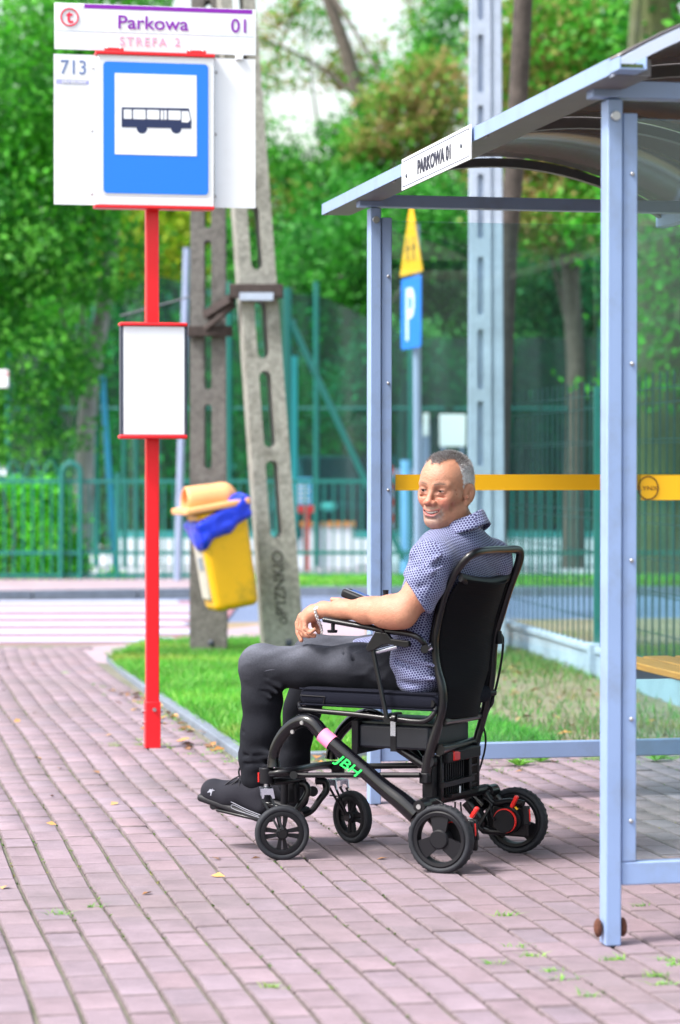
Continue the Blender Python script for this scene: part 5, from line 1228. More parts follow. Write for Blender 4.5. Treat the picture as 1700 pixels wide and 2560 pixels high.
# mesh back panel
lft = [Q('D', 800, 400, .065), Q('D', 700, 520, .065), Q('D', 620, 720, .065), Q('D', 590, 900, .065), Q('D', 580, 1060, .065), Q('D', 610, 1250, .065), Q('D', 650, 1400, .065), Q('C', 850, 860, .065), Q('C', 850, 960, .065)]
rgt = [Q('D', 1225, 400, .42), Q('D', 1180, 560, .42), Q('D', 1115, 760, .42), Q('D', 1075, 930, .42), Q('D', 1065, 1080, .42), Q('D', 1050, 1250, .42), Q('C', 1220, 700, .42), Q('C', 1200, 830, .42), Q('C', 1180, 925, .42)]
def interp(L, t):
    x = t * (len(L) - 1); i = min(int(x), len(L) - 2); return L[i].lerp(L[i + 1], x - i)
mb = MB(); mb.grid(lambda u, v: interp(lft, u).lerp(interp(rgt, u), v) + Vector((.046 * math.sin(math.pi * v) * (1 - .25 * u) + .002 * math.sin(u * 9 + v * 4), 0, -.012 * math.sin(math.pi * v) * (1 - u))), 48, 20)
panel_ = mb.build('back_mesh', M_mesh, WC, angle=80, solid=.003)
m = M_mesh; n = m.node_tree.nodes; l = m.node_tree.links     # woven rows
tcn = n.new('ShaderNodeTexCoord'); wv = n.new('ShaderNodeTexWave'); wv.bands_direction = 'Z'; wv.inputs['Scale'].default_value = 60; wv.inputs['Distortion'].default_value = .6
l.new(tcn.outputs['Object'], wv.inputs['Vector']); bm_ = n.new('ShaderNodeBump'); bm_.inputs['Strength'].default_value = .25; bm_.inputs['Distance'].default_value = .002
l.new(wv.outputs['Fac'], bm_.inputs['Height']); l.new(bm_.outputs[0], n['Principled BSDF'].inputs['Normal'])
CT('back_cross_tube', [Q('C', 848, 985, .06), Q('C', 1190, 928, .43)], .0135, M_carb)
CT('lower_bracket', [Q('C', 815, 1250, .06), Q('C', 960, 1220, .22), Q('C', 1120, 1175, .40)], [.018, .014, .016], M_blackm, sub=2)
MB().box((.525, .235, .345), (.03, .25, .035)).build('reflector_bar', M_blackp, WC, bevel=.004)
a_, b_ = Q('C', 938, 1308, .15), Q('C', 1072, 1292, .28); MB().bar(a_, b_, .014, .030).build('red_reflector', M_redl, WC, bevel=.004)
MB().bar(Q('C', 865, 1252, .1), Q('C', 935, 1242, .17), .01, .012).build('red_reflector', M_redl, WC)
# folding block with ribs
for i in range(9):
    MB().box((.51, .13 + i * .016, .275), (.03, .005, .11)).build('cooling_rib', M_blackp, WC)
MB().box((.508, .105, .28), (.034, .02, .15)).build('block_post', M_blackm, WC, bevel=.003); MB().box((.515, .30, .28), (.034, .016, .15)).build('block_post', M_blackm, WC, bevel=.003)
MB().box((.515, .37, .29), (.026, .014, .16)).build('block_post', M_blackm, WC, bevel=.003)
MB().box((.53, .2, .262), (.02, .22, .016)).build('block_bar', M_blackm, WC); MB().box((.53, .235, .222), (.025, .20, .010)).build('block_bar', M_blackm, WC)
MB().box((.500, .2, .27), (.012, .20, .12)).build('controller_back', M_blackp, WC)
MB().box((.545, .19, .238), (.003, .006, .022)).build('white_mark', M_board, WC)
for z in (.24, .27, .30, .33): MB().box((.515, .335, z), (.02, .07, .005)).build('block_bar', M_blackm, WC)
MB().tube([(.505, .04, .34), (.505, .065, .34)], .02, 14).build('pivot', M_blackp, WC)
MB().box((.493, .075, .275), (.04, .03, .16)).build('block_post', M_blackp, WC, bevel=.004)
# rear axle tube, motors, levers
CT('axle_tube', [(.50, .02, .212), (.525, .44, .212)], .016, M_blackm)
CT('axle_tube', [(.50, .06, .222), (.525, .42, .222)], .008, M_blackm)
for v, s_ in ((.055, -1), (.405, 1)):
    d_ = 0 if s_ < 0 else .03
    mo = MB().lathe([(0, -.034), (.036, -.034), (.038, -.030), (.038, .0), (.044, .004), (.044, .022), (0, .022)], Matrix.Translation((.592 + d_ * .6, v + .01, .116)), 30).build('hub_motor', M_blackp, WC)
    MB().box((.592 + d_ * .6, v + .03, .112), (.13, .014, .10)).build('motor_plate', M_blackm, WC, bevel=.015)
    MB().lathe([(.036, -.030), (.040, -.030), (.040, -.022), (.036, -.022)], Matrix.Translation((.594 + d_ * .6, v + .01, .118)), 30).build('orange_ring', M_redl, mo)
if True:
    for (la, lb_, vv) in ((Q('A', 1115, 890, .372), Q('A', 1168, 782, .372), 0), (Q('A', 740, 985, .035), Q('A', 800, 890, .035), 0)):
        MB().bar(la, lb_, .012, .016, up=(0, 1, 0)).build('brake_lever', M_redl, WC, bevel=.003)
    for (x, y0_, y1_, v) in ((1265, 900, 1025, .38), (757, 1035, 1160, .04)):
        MB().bar(Q('A', x, y0_, v), Q('A', x + 6, y1_, v), .018, .009, up=(0, 1, 0)).build('red_reflector', M_redl, WC, bevel=.004)
        MB().bar(Q('A', x - 12, y0_ - 25, v), Q('A', x - 4, y1_ + 30, v), .022, .014, up=(0, 1, 0)).build('reflector_holder', M_blackp, WC, bevel=.004)
    MB().bar(Q('A', 1150, 885, .376), Q('A', 1172, 910, .376), .008, .004).build('yellow_mark', M_yel, WC)
CT('motor_arm', [Q('A', 860, 725, .42), Q('A', 900, 790, .42), Q('A', 960, 850, .42), Q('A', 1100, 830, .42), Q('A', 1230, 860, .42)], [.016, .012, .010, .010, .012], M_blackm, sub=3)
CT('motor_arm', [Q('A', 700, 830, .41), Q('A', 830, 1000, .42), Q('A', 860, 1100, .42), Q('A', 1080, 1120, .42)], [.022, .022, .014, .008], M_carb, sub=3)
CT('motor_guard', [Q('A', 870, 800, .41), Q('A', 935, 860, .40), Q('A', 810, 1060, .40), Q('A', 850, 1100, .40)], .006, M_blackm)
MB().bar(Q('A', 775, 1130, .05), Q('A', 780, 1195, .05), .012, .02).build('foot_stub', M_blackp, WC)
# cables
for pts, r in (([Q('A', 845, 120, .45), Q('A', 872, 220, .45), Q('A', 868, 340, .45), Q('A', 828, 500, .44), Q('A', 770, 660, .42), Q('A', 760, 760, .42)], .0035),
               ([Q('C', 1365, 150, .45), Q('C', 1408, 200, .46), Q('C', 1405, 330, .46), Q('C', 1380, 500, .46), Q('C', 1330, 720, .455), Q('C', 1265, 900, .45), Q('C', 1228, 1020, .45)], .0042),
               ([Q('A', 410, 815, .03), Q('A', 470, 850, .02), Q('A', 500, 900, .03), Q('A', 540, 1000, .05)], .003), ([Q('A', 590, 840, .2), Q('A', 585, 960, .2)], .003), ([Q('A', 640, 840, .22), Q('A', 650, 970, .22)], .003),
               ([Q('A', 850, 800, .42), Q('A', 915, 850, .40), Q('A', 930, 960, .38), Q('A', 960, 1010, .37)], .003)):
    CT('cable', pts, r, M_blackp, sub=4, seg=8)
MB().tube([Q('C', 1370, 140, .44), Q('C', 1375, 260, .44)], [.009, .014], 12).build('cable_clamp', M_blackp, WC)
# near armrest
CT('armrest_pad', [Q('H', 600, 1100, -.014), Q('H', 1100, 1190, -.014), Q('H', 1568, 1275, -.014), Q('Z', 700, 937, -.014)], .0115, M_blackm, sub=2, sx=1.5, sy=.85)
CT('arm_tube', [Q('Z', 690, 935, -.014), Q('Z', 800, 945, -.014), Q('Z', 862, 962, -.014), Q('Z', 895, 990, -.004), Q('Z', 912, 1018, .03)], .0095, M_carb, sub=3)
kb = MB(); kb.tube([Q('H', 735, 1170, -.014), Q('H', 735, 1270, -.014)], .0065, 12); kb.tube([Q('H', 725, 1275, -.014), Q('H', 725, 1318, -.014)], [.017, .015], 18); kb.build('clamp_knob', M_blackp, WC)
MB().tube([Q('Z', 905, 1025, -.01), Q('Z', 905, 1025, .05)], .013, 14).build('pivot', M_blackm, WC); MB().tube([Q('Z', 945, 1010, .045), Q('Z', 925, 1020, .045)], .012, 12).build('pivot', M_alum, WC)
mb = MB(); br = [Q('Z', x, y, -.022) for x, y in ((665, 938), (722, 945), (745, 975), (830, 985), (832, 1012), (812, 1018), (730, 1000), (700, 1005), (660, 1030), (632, 1038), (618, 1022), (628, 1000))]
mb.prism([(p.x, p.z) for p in br], Matrix.Translation((0, -.028, 0)), .018); mb.build('arm_bracket', M_blackm, WC, bevel=.003, smooth=False)
for (x, y) in ((632, 1020), (812, 1002), (690, 965)): q = Q('Z', x, y, -.022); MB().tube([q + Vector((0, .004, 0)), q + Vector((0, -.004, 0))], .007, 12).build('bolt', M_blackm, WC)
CT('gas_strut', [Q('Z', 665, 1040, -.004), Q('Z', 772, 1012, -.004)], .0085, M_alum)
CT('arm_stay', [Q('Z', 652, 1030, -.014), Q('C', 215, 420, -.014), Q('C', 325, 955, -.014)], .0075, M_carb)
MB().tube([Q('C', 325, 965, .01), Q('C', 325, 965, .045)], .012, 14).build('pivot', M_blackm, WC); MB().tube([Q('C', 380, 950, -.004), Q('C', 410, 955, -.004)], .012, 12).build('sleeve', M_blackm, WC)
# far armrest with joystick
CT('armrest_pad', [Q('Z', 560, 800, .45), Q('Z', 700, 815, .45), Q('Z', 850, 850, .45)], .011, M_blackm, sx=1.5, sy=.85)
CT('arm_tube', [Q('Z', 850, 850, .45), Vector((.45, .45, .76)), Vector((.52, .45, .70))], .0095, M_carb)
jd = (Q('Z', 632, 775, .44) - Q('Z', 545, 740, .44)); jc = (Q('Z', 535, 758, .44) + Q('Z', 628, 788, .44)) / 2
JM = Matrix.Translation(jc) @ Matrix.Rotation(-math.atan2(jd.z, jd.x) * -1 * -1, 4, 'Y')
js = MB(); js.box((0, 0, 0), (.115, .055, .030), M=JM); jb = js.build('joystick_box', M_blackp, WC, bevel=.009)
s2 = MB(); s2.box((-.0, -.012, .0155), (.10, .006, .002), M=JM); s2.build('silver_line', M_alum, jb)
s2 = MB(); s2.box((.004, .006, .0156), (.07, .026, .002), M=JM); s2.build('display', mat('display_blue', (.03, .09, .35), .15), jb)
CT('joystick_knob', [Q('Z', 714, 765, .45), Q('Z', 714, 735, .45)], [.0085, .010], M_blackp, caps=True)
# footplate and its arms
fpM = M_blackm
CT('footplate_tube', [Q('G', 215, 478, .08), Q('G', 215, 478, .08) + Vector((0, .26, 0))], .012, M_blackp)
fa, fb = Q('G', 250, 500, .08), Q('G', 700, 605, .08)
mb = MB(); e = .125
mb.add([(fa.x, .075, fa.z), (fa.x, .36, fa.z), (fb.x, .36, fb.z), (fb.x, .075, fb.z)] + [(p, q, r_ - .010) for p, q, r_ in ((fa.x, .075, fa.z), (fa.x, .36, fa.z), (fb.x, .36, fb.z), (fb.x, .075, fb.z))],
       [(0, 1, 2, 3), (7, 6, 5, 4), (0, 4, 5, 1), (1, 5, 6, 2), (2, 6, 7, 3), (3, 7, 4, 0)]); mb.build('footplate', fpM, WC, bevel=.004)
CT('footplate_arm', [Q('B', 560, 790, .30), Q('B', 640, 800, .32), Q('B', 655, 880, .32), Q('B', 600, 960, .30), Q('B', 520, 1070, .28), Q('B', 430, 1110, .25)], [.014, .013, .012, .011, .010, .012], M_carb, sub=4)
CT('footplate_arm', [Q('B', 380, 810, .16), Q('B', 460, 830, .17), Q('B', 480, 900, .17), Q('B', 430, 990, .16), Q('B', 370, 1070, .15)], [.014, .013, .012, .011, .010], M_carb, sub=4)
CT('pivot_boss', [Q('B', 530, 890, .27), Q('B', 530, 890, .30)], .018, M_blackp)
MB().box(Q('B', 350, 900, .14), (.035, .03, .07)).build('arm_block', M_blackp, WC, bevel=.006)
CT('bellows', [Q('B', 268, 810, .10), Q('B', 262, 1010, .10)], .012, M_blackp)
CT('footplate_link', [Q('B', 0, 985, .10), Q('B', 120, 1010, .10), Q('B', 260, 1060, .10)], .010, M_blackm)
# ================================================================ THE SEATED MAN (modelled in the wheelchair's axes)
PM = CM.copy(); MAN = thing('person', PM, 'smiling man in dotted navy and white shirt and dark jeans seated in the wheelchair', 'person')
skin_c = np.array((.46, .215, .135))
# --- head frame: x to his right, y forward, z up
hd_f = Vector((-.53, -.848, 0)); hd_f.normalize()                       # gaze in world axes
fc = (CM.to_3x3().inverted() @ hd_f); fc = Vector((fc.x, fc.y, -.03)).normalized()
rt = fc.cross(Vector((0, 0, 1))).normalized(); upv = rt.cross(fc)
roll = R(3.5); rt2 = rt * math.cos(roll) + upv * math.sin(roll); up2 = upv * math.cos(roll) - rt * math.sin(roll)
ear_px = Q('S', 1167, 1241, .20); HS = 1.0
HM = frame(ear_px + rt2 * .077 * HS, rt2, fc, up2)
HMs = HM @ Matrix.Scale(HS, 4)
def sy(pr_fn):                                      # mirror pair
    return [pr_fn(-1), pr_fn(1)]
head = [ell((0, -.016, .048), (.0745, .101, .085), k=.02), ell((0, .028, .048), (.066, .070, .068), k=.03), ell((0, .030, -.016), (.057, .060, .078), k=.03), ell((0, .067, -.079), (.023, .021, .019), k=.03)]
head += sy(lambda s: cap((s * .056, .002, -.042), (s * .014, .064, -.081), .018, .014, k=.03))
head += sy(lambda s: ell((s * .037, .063, -.013), (.022, .024, .020), k=.022))
head += sy(lambda s: cap((s * .048, .058, .006), (s * .060, .030, -.002), .014, .012, k=.02))
head += sy(lambda s: cap((s * .012, .0885, .0335), (s * .047, .074, .036), .0085, .008, k=.014))
head += sy(lambda s: ell((s * .0315, .101, .0160), (.0170, .017, .0120), op='s', k=.014))
head += sy(lambda s: ell((s * .0315, .0765, .016), (.0165, .0150, .0130), k=.006))           # lids over the eyeballs
head += sy(lambda s: ell((s * .0315, .0935, .0155), (.0152, .0090, .0026), op='s', k=.0015))   # narrow smiling opening
head += sy(lambda s: cap((s * .018, .090, .0035), (s * .043, .078, .0035), .0035, .003, k=.006))  # bags
head += sy(lambda s: cap((s * .019, .0955, -.0015), (s * .045, .080, -.003), .0026, op='s', k=.006))
head += [cap((0, .088, .026), (0, .1085, -.012), .0075, .0090, k=.010), ell((0, .1125, -.0185), (.0100, .0105, .0090), k=.009)]
head += sy(lambda s: ell((s * .0135, .1015, -.0215), (.0085, .0105, .0080), k=.007))
head += sy(lambda s: ell((s * .0065, .110, -.0285), (.0042, .0060, .0030), op='s', k=.002))
head += [ell((0, .082, -.046), (.031, .020, .022), k=.015)]                                      # muzzle
head += [cap((-.029, .0800, -.0420), (0, .0985, -.0500), .0034, .0040, k=.005), cap((0, .0985, -.0500), (.029, .0800, -.0420), .0040, .0034, k=.005)]
head += [cap((-.028, .0805, -.0450), (-.014, .0915, -.0600), .0036, .0050, k=.005), cap((-.014, .0915, -.0600), (.014, .0915, -.0600), .0052, .0052, k=.005), cap((.014, .0915, -.0600), (.028, .0805, -.0450), .0050, .0036, k=.005)]
head += [ell((0, .0985, -.0545), (.018, .013, .0052), op='s', k=.0012), ell((-.015, .090, -.0510), (.013, .012, .0042), rot=np.array(Matrix.Rotation(R(14), 3, 'Y')), op='s', k=.001), ell((.015, .090, -.0510), (.013, .012, .0042), rot=np.array(Matrix.Rotation(R(-14), 3, 'Y')), op='s', k=.001)]
head += sy(lambda s: cap((s * .0265, .0920, -.029), (s * .0375, .0835, -.042), .0018, .0042, op='s', k=.007))
head += sy(lambda s: cap((s * .0375, .0835, -.040), (s * .0400, .0740, -.068), .0042, .0025, op='s', k=.007))
head += sy(lambda s: cap((s * .052, .072, .012), (s * .066, .050, .006), .0016, op='s', k=.004)) + sy(lambda s: cap((s * .052, .070, .018), (s * .065, .050, .020), .0014, op='s', k=.004)) + sy(lambda s: cap((s * .050, .066, -.010), (s * .056, .050, -.040), .0030, op='s', k=.012))
head += [cap((-.016, .089, -.0715), (.016, .089, -.0715), .0022, op='s', k=.008)]
for zz in (.066, .078): head += [cap((-.032, .0925 - (zz - .06) * .25, zz), (.032, .0925 - (zz - .06) * .25, zz), .0003, op='s', k=.003)]
head += [cap((-.006, .0975, .034), (-.006, .0975, .044), .0009, op='s', k=.004), cap((.006, .0975, .034), (.006, .0975, .044), .0009, op='s', k=.004)]
earR = Matrix.Rotation(R(-14), 3, 'X')
def ear(s):
    rot = np.array(Matrix.Rotation(R(24) * s, 3, 'Z') @ Matrix.Rotation(R(12), 3, 'X'))
    return [ell((s * .0800, -.012, .008), (.0070, .0220, .0330), rot, k=.006), ell((s * .0775, -.004, -.020), (.0065, .009, .011), rot, k=.007), ell((s * .0875, -.007, .010), (.0065, .0105, .0205), rot, op='s', k=.004),
            ell((s * .0835, .005, -.002), (.004, .005, .007), rot, k=.004), cap((s * .0845, -.014, .018), (s * .0850, -.012, -.004), .0022, .002, k=.003)]
head += ear(-1) + ear(1)
head_c = mapped(head, HM, HS)
C3 = lambda v: np.array((v.x, v.y, v.z))
hw = lambda x, y, z: C3(HMs @ Vector((x, y, z)))
# --- neck, torso, arms and one hand in chair axes
nk_t, nk_b = hw(0, -.022, -.045), np.array((.535, .235, 1.03))
body = [cap(nk_b, nk_t, .064, .056, k=.03), cap(hw(-.045, -.01, -.04), (.50, .16, 1.03), .016, .018, k=.03)]
body += head_c
body += [ell((.485, .235, .93), (.09, .165, .13), k=.04), ell((.42, .235, .72), (.085, .14, .15), k=.05), ell((.43, .235, .60), (.10, .15, .07), k=.04), cap((.51, .12, .99), (.545, .36, .965), .055, k=.04)]
nS = Q('Z', 945, 590, .055); nHem = Q('Z', 880, 752, .0); nE = Q('Z', 792, 842, -.03); nM = Q('Z', 735, 838, -.03); nF = Q('Z', 620, 836, -.015); nW1 = Q('Z', 500, 830, .012); nW = Q('Z', 408, 832, .035)
body += chain([C3(p) for p in (nS, nHem, nE)], [.050, .050, .043], k=.02) + chain([C3(p) for p in (nE, nM, nF, nW1, nW)], [.043, .045, .0375, .0285, .0235], k=.03)
body += [cap(C3(Q('Z', 800, 868, -.04)), C3(Q('Z', 700, 872, -.035)), .030, .024, k=.03)]
fS = np.array((.555, .405, .965)); fE = C3(Q('Z', 800, 830, .47)); fW = C3(Q('Z', 610, 800, .455))
body += chain([fS, fE, fW], [.050, .044, .026], k=.02) + [ell(fW + np.array((-.06, 0, -.005)), (.045, .036, .018), k=.02)]
for i in range(4): body += chain([fW + np.array((-.085, -.027 + i * .018, 0)), fW + np.array((-.125, -.027 + i * .018, -.006)), fW + np.array((-.14, -.027 + i * .018, -.025))], [.0095, .0085, .008], k=.003)
body += chain([fW + np.array((-.03, -.03, 0)), fW + np.array((-.07, -.052, .008)), fW + np.array((-.095, -.05, .012))], [.011, .010, .0085], k=.008)
# near hand, palm down, fingers loosely curled over the armrest end
HQ = lambda x, y, v: C3(Q('H', x, y, v))
body += chain([C3(nW), HQ(430, 985, .045), HQ(330, 1030, .05)], [.0235, .0215, .0195], k=.02)
body += chain([HQ(400, 990, .07), HQ(230, 1050, .085)], [.017, .0125], k=.02) + chain([HQ(380, 1020, .03), HQ(290, 1110, .028)], [.016, .0125], k=.02) + chain([HQ(400, 1000, .05), HQ(245, 1075, .058)], [.017, .0130], k=.02)
K4 = .004
body += chain([HQ(215, 1050, .088), HQ(162, 1170, .090), HQ(170, 1320, .084), HQ(215, 1440, .080)], [.0118, .0100, .0088, .0076], k=K4)   # index, hanging
body += chain([HQ(225, 1070, .066), HQ(185, 1230, .068), HQ(262, 1345, .062), HQ(345, 1372, .056)], [.0118, .0102, .0092, .0078], k=K4)   # middle
body += chain([HQ(250, 1095, .045), HQ(225, 1250, .044), HQ(320, 1350, .042), HQ(430, 1368, .042)], [.0112, .0098, .0088, .0076], k=K4)   # ring
body += chain([HQ(285, 1120, .025), HQ(280, 1250, .020), HQ(360, 1318, .022), HQ(432, 1265, .026)], [.0102, .0088, .0078, .0068], k=K4)   # little finger
body += chain([HQ(430, 1090, .082), HQ(440, 1190, .088), HQ(500, 1270, .080), HQ(505, 1300, .074)], [.0125, .0110, .0098, .0085], k=.006)   # thumb
def bdisp(P): return .0007 * vnoise(P, 60, 1)
V, F = sdf_mesh(body, .0026, bdisp)
# skin colours: pigment (lips, brows, stubble, ruddy cheeks, freckles), painted eye-socket shade, darkened nostrils and mouth gap
IH = np.array(HMs.inverted()); Lh = V @ IH[:3, :3].T + IH[:3, 3]
x, y, z = Lh[:, 0], Lh[:, 1], Lh[:, 2]; ax_ = np.abs(x)
C = np.tile(skin_c, (len(V), 1)) * (1 + .05 * vnoise(V, 35, 6)[:, None])
def blend(mask, col, amt=1.0):
    global C
    m_ = np.clip(mask, 0, 1)[:, None] * amt; C = C * (1 - m_) + np.array(col) * m_
g = lambda d2: np.exp(-d2)
onh = (z > -.12) & (ax_ < .12) & (y > -.12) & (y < .14) & (z < .16)
front = np.clip((y - .03) / .03, 0, 1) * onh
blend(front * g(((ax_ - .040) / .018) ** 2 + ((z + .016) / .018) ** 2), (.66, .19, .14), .5)
blend(onh * g((x / .014) ** 2 + ((z + .016) / .016) ** 2 + ((y - .112) / .02) ** 2), (.66, .18, .13), .6)
blend(front * g(((ax_ - .0315) / .022) ** 2 + ((z - .012) / .013) ** 2), (.22, .075, .05), .85)  # brow and lid shade round the eyes, painted into the skin colour
stub = np.clip(1 - ((ax_ / .040) ** 2 + ((z + .068) / .034) ** 2) ** 1.5, 0, 1) * np.clip((y - .05) / .015, 0, 1)
nz = .5 + .5 * vnoise(V, 420, 11)
blend(onh * stub * (.45 + .55 * nz), (.30, .27, .26), .7)
blend(onh * (z > -.075) * np.clip((y - .06) / .02, 0, 1) * g(((ax_ - .033) / .006) ** 2 + ((z + .052) / .020) ** 2) * nz, (.60, .56, .52), .5)
blend(onh * np.clip((y - .07) / .01, 0, 1) * g((ax_ / .026) ** 4 + ((z + .0365) / .0050) ** 2) * (.5 + .5 * nz), (.30, .24, .21), .75)
lipz = -.0420 - .0070 * (1 - (ax_ / .029) ** 2); lowz = -.0450 - .0160 * (1 - (ax_ / .028) ** 2)
inl = np.clip((.031 - ax_) / .002, 0, 1) * np.clip((y - .076) / .004, 0, 1) * onh
blend(inl * g(((z - lipz) / .0040) ** 2), (.42, .11, .10), .8); blend(inl * g(((z - lowz) / .0050) ** 2), (.58, .15, .15), .9)
blend(inl * (z < lipz) * (z > lowz) * g(((z - (lipz + lowz) / 2) / .004) ** 4), (.12, .02, .02), .9)  # darker gap between the lips
browz = .0365 + .004 * np.sin(np.clip((ax_ - .012) / .038, 0, 1) * 2.6)
blend(front * np.clip((ax_ - .010) / .004, 0, 1) * np.clip((.052 - ax_) / .008, 0, 1) * g(((z - browz) / .0042) ** 2) * (.55 + .45 * nz), (.10, .065, .05), .95)
blend(front * g(((ax_ - .0315) / .0145) ** 4 + ((z - .0186) / .0024) ** 2) * (y > .076), (.06, .028, .022), .9)
blend(onh * (np.abs(z + .03 - 0) < .0025) * (ax_ < .011) * (y > .1), (.2, .05, .04), .6)  # darker at the nostrils
hr0 = onh * (z > .02) * (y < .06) * (ax_ < .10)
blend(.0 * x, (0, 0, 0), 0)
# hair-bearing scalp region
def hair_mask(x, y, z):
    ax_ = np.abs(x)
    front_line = .074 - 1.9 * np.maximum(0, ax_ - .014)
    front_line = np.maximum(front_line, np.where(ax_ > .045, .026 - np.maximum(0, .06 - z) * .25, .018)) + .0035 * np.sin(x * 700) * np.sin(z * 500 + 1)
    side_low = np.where(y > -.002, np.where(y > .006, .004, .030), np.where(y > -.030, .044, -.030))
    m = (y < front_line) & (z > side_low) & (z > .088 - 1.6 * np.maximum(0, .064 - y) * 1.0 - np.where(ax_ > .05, .1, 0))
    ear_ = (ax_ > .066) & (y > -.036) & (y < .016) & (z < .044)
    return m & (z < .17) & ~ear_
HMK = hair_mask(x, y, z) & onh
blend(HMK.astype(float) * np.clip((z - .06) / .04, 0, 1), (.27, .23, .22), .8); blend(HMK.astype(float) * np.clip((.10 - z) / .04, 0, 1), (.60, .60, .63), .85)
farm = (V[:, 2] < .90) & (V[:, 0] < .45)
blend(farm * (.5 + .5 * vnoise(V, 14, 5)), (.66, .26, .17), .35)
kn = np.zeros(len(V))
for p in ((215, 1050, .088), (225, 1070, .066), (250, 1095, .045), (285, 1120, .025)): kn += g(((V - HQ(*p)) ** 2).sum(1) / .008 ** 2)
blend(kn, (.70, .22, .17), .5)
M_skin = mat('skin', skin_c, .46, attr='col', sss=.06, bump=.3, bscale=260, var=.09, vscale=75)
bodyo = link('body', np_mesh('body', V, F, M_skin, C, angle=179), MAN)
# eyes and teeth
M_eye = mat('eye_white', (.20, .16, .15), .5, spec=.1); M_iris = mat('iris', (.012, .012, .012), .9, spec=.0); M_teeth = mat('teeth', (.85, .82, .76), .3)
HMl = HMs
for s in (-1, 1):
    e_ = MB(); e_.ball((0, 0, 0), .0118, 20, 14, M=HMl @ Matrix.Translation((s * .0315, .0785, .0160))); eo = e_.build('eyeball', M_eye, MAN)
    gaze = Vector((.10, 1, -.02)).normalized(); c_ = Vector((s * .0315, .0785, .0160)) + gaze * .0076
    e_ = MB(); e_.ball((0, 0, 0), (.0064, .0048, .0062), 16, 10, M=HMl @ Matrix.Translation(c_)); e_.build('iris', M_iris, eo)
    nl_ = MB()
mb = MB()
for i in range(-5, 6):
    a = i * .0042; mb.ball((0, 0, 0), (.0026, .0022, .0050), 10, 8, M=HMl @ Matrix.Translation((a, .0955 - a * a * 17, -.0515 + a * a * 12)))
mb.build('upper_teeth', M_teeth, MAN)
# short cropped hair: thousands of fine strands on the scalp
cand = np.where(HMK)[0]; nst = 22000; ids = rng.choice(cand, nst); P0 = Lh[ids] + rng.normal(0, .0011, (nst, 3))
cen = np.array((0, -.01, .05)); nn = P0 - cen; nn /= np.linalg.norm(nn, axis=1)[:, None]
top_ = np.clip((P0[:, 2] - .07) / .05, 0, 1)
fl = np.zeros((nst, 3)); fl[:, 1] = .55 * top_ - .35 * (1 - top_); fl[:, 2] = -.9 * (1 - top_) + .25 * top_; fl += rng.normal(0, .22, (nst, 3))
L_ = (.008 + .010 * top_) * rng.uniform(.7, 1.2, nst); dr = nn * (.55 + .35 * top_)[:, None] + fl; dr /= np.linalg.norm(dr, axis=1)[:, None]
sd = np.cross(dr, nn + rng.normal(0, .3, (nst, 3))); sd /= np.linalg.norm(sd, axis=1)[:, None]
w_ = .00042; base_ = P0 - nn * .001; mid_ = base_ + dr * L_[:, None] * .55; tip_ = base_ + (dr - nn * .25) * L_[:, None]
HV = np.stack([base_ - sd * w_, base_ + sd * w_, mid_ + sd * w_ * .8, mid_ - sd * w_ * .8, tip_], 1).reshape(-1, 3)
k = 5 * np.arange(nst)[:, None]; HF = np.concatenate([k + [0, 1, 2], k + [0, 2, 3], k + [3, 2, 4]], 0)
grey = np.array((.80, .80, .84)); drk = np.array((.10, .075, .06)); pr_ = np.clip(.04 + .60 * top_ + .35 * vnoise(P0, 60, 3) * top_ + rng.normal(0, .28, nst), 0, 1)
HC = grey * (1 - pr_[:, None]) + drk * pr_[:, None]; HC *= rng.uniform(.7, 1.2, (nst, 1))
Mh = np.array(HMs); HV = HV @ Mh[:3, :3].T + Mh[:3, 3]
link('hair', np_mesh('hair', HV, HF, mat('hair', (.3, .3, .3), .5, attr='col'), np.repeat(HC, 5, 0), smooth=False), MAN)
# ---------------------------------------------------------------- shirt
def planecut(pt, nrm):
    pt = np.array(pt, float); nrm = np.array(nrm, float); nrm /= np.linalg.norm(nrm)
    return lambda P: (P - pt) @ nrm
def cut_solid(prims, cuts):
    C_ = np.array([p[3] for p in prims]); c = C_.mean(0); r = max(np.linalg.norm(p[3] - c) + p[4] for p in prims)
    def f(P):
        d = sdf_eval(prims, P)
        for q in cuts: d = np.maximum(d, q(P))
        return d
    return ('u', .03, f, c, r)
ad = C3(nE - nHem); ad /= np.linalg.norm(ad)
hem_n = ad + np.array((-.25, 0, .10)); 
slv = cut_solid(chain([C3(nS), C3(Q('Z', 905, 690, .02)), C3(Q('Z', 860, 790, -.01))], [.068, .064, .061], k=.02), [planecut(C3(Q('Z', 872, 768, -.005)), hem_n)])
fad = fE - fS; fad /= np.linalg.norm(fad)
slf = cut_solid(chain([fS, fS * .35 + fE * .65, fE], [.066, .064, .066], k=.02), [planecut(fS * .12 + fE * .88, fad)])
sh = [ell((.482, .235, .925), (.112, .186, .155), k=.05), ell((.425, .235, .74), (.108, .170, .20), k=.07), ell((.36, .25, .74), (.135, .15, .115), k=.06), ell((.47, .225, .615), (.085, .190, .085), k=.05),
      cap((.505, .075, .975), (.555, .395, .955), .066, k=.05), cap((.508, .14, 1.0), (.525, .235, 1.035), .056, .060, k=.04), cap((.55, .36, .985), (.53, .235, 1.035), .052, .060, k=.04)]
sh += [slv, slf, cap((.45, .085, .86), (.42, .085, .66), .045, .05, k=.06)]
sh += [ell((.245, .27, .690), (.11, .12, .020), rot=np.array(Matrix.Rotation(R(4), 3, 'Y')), k=.03)]
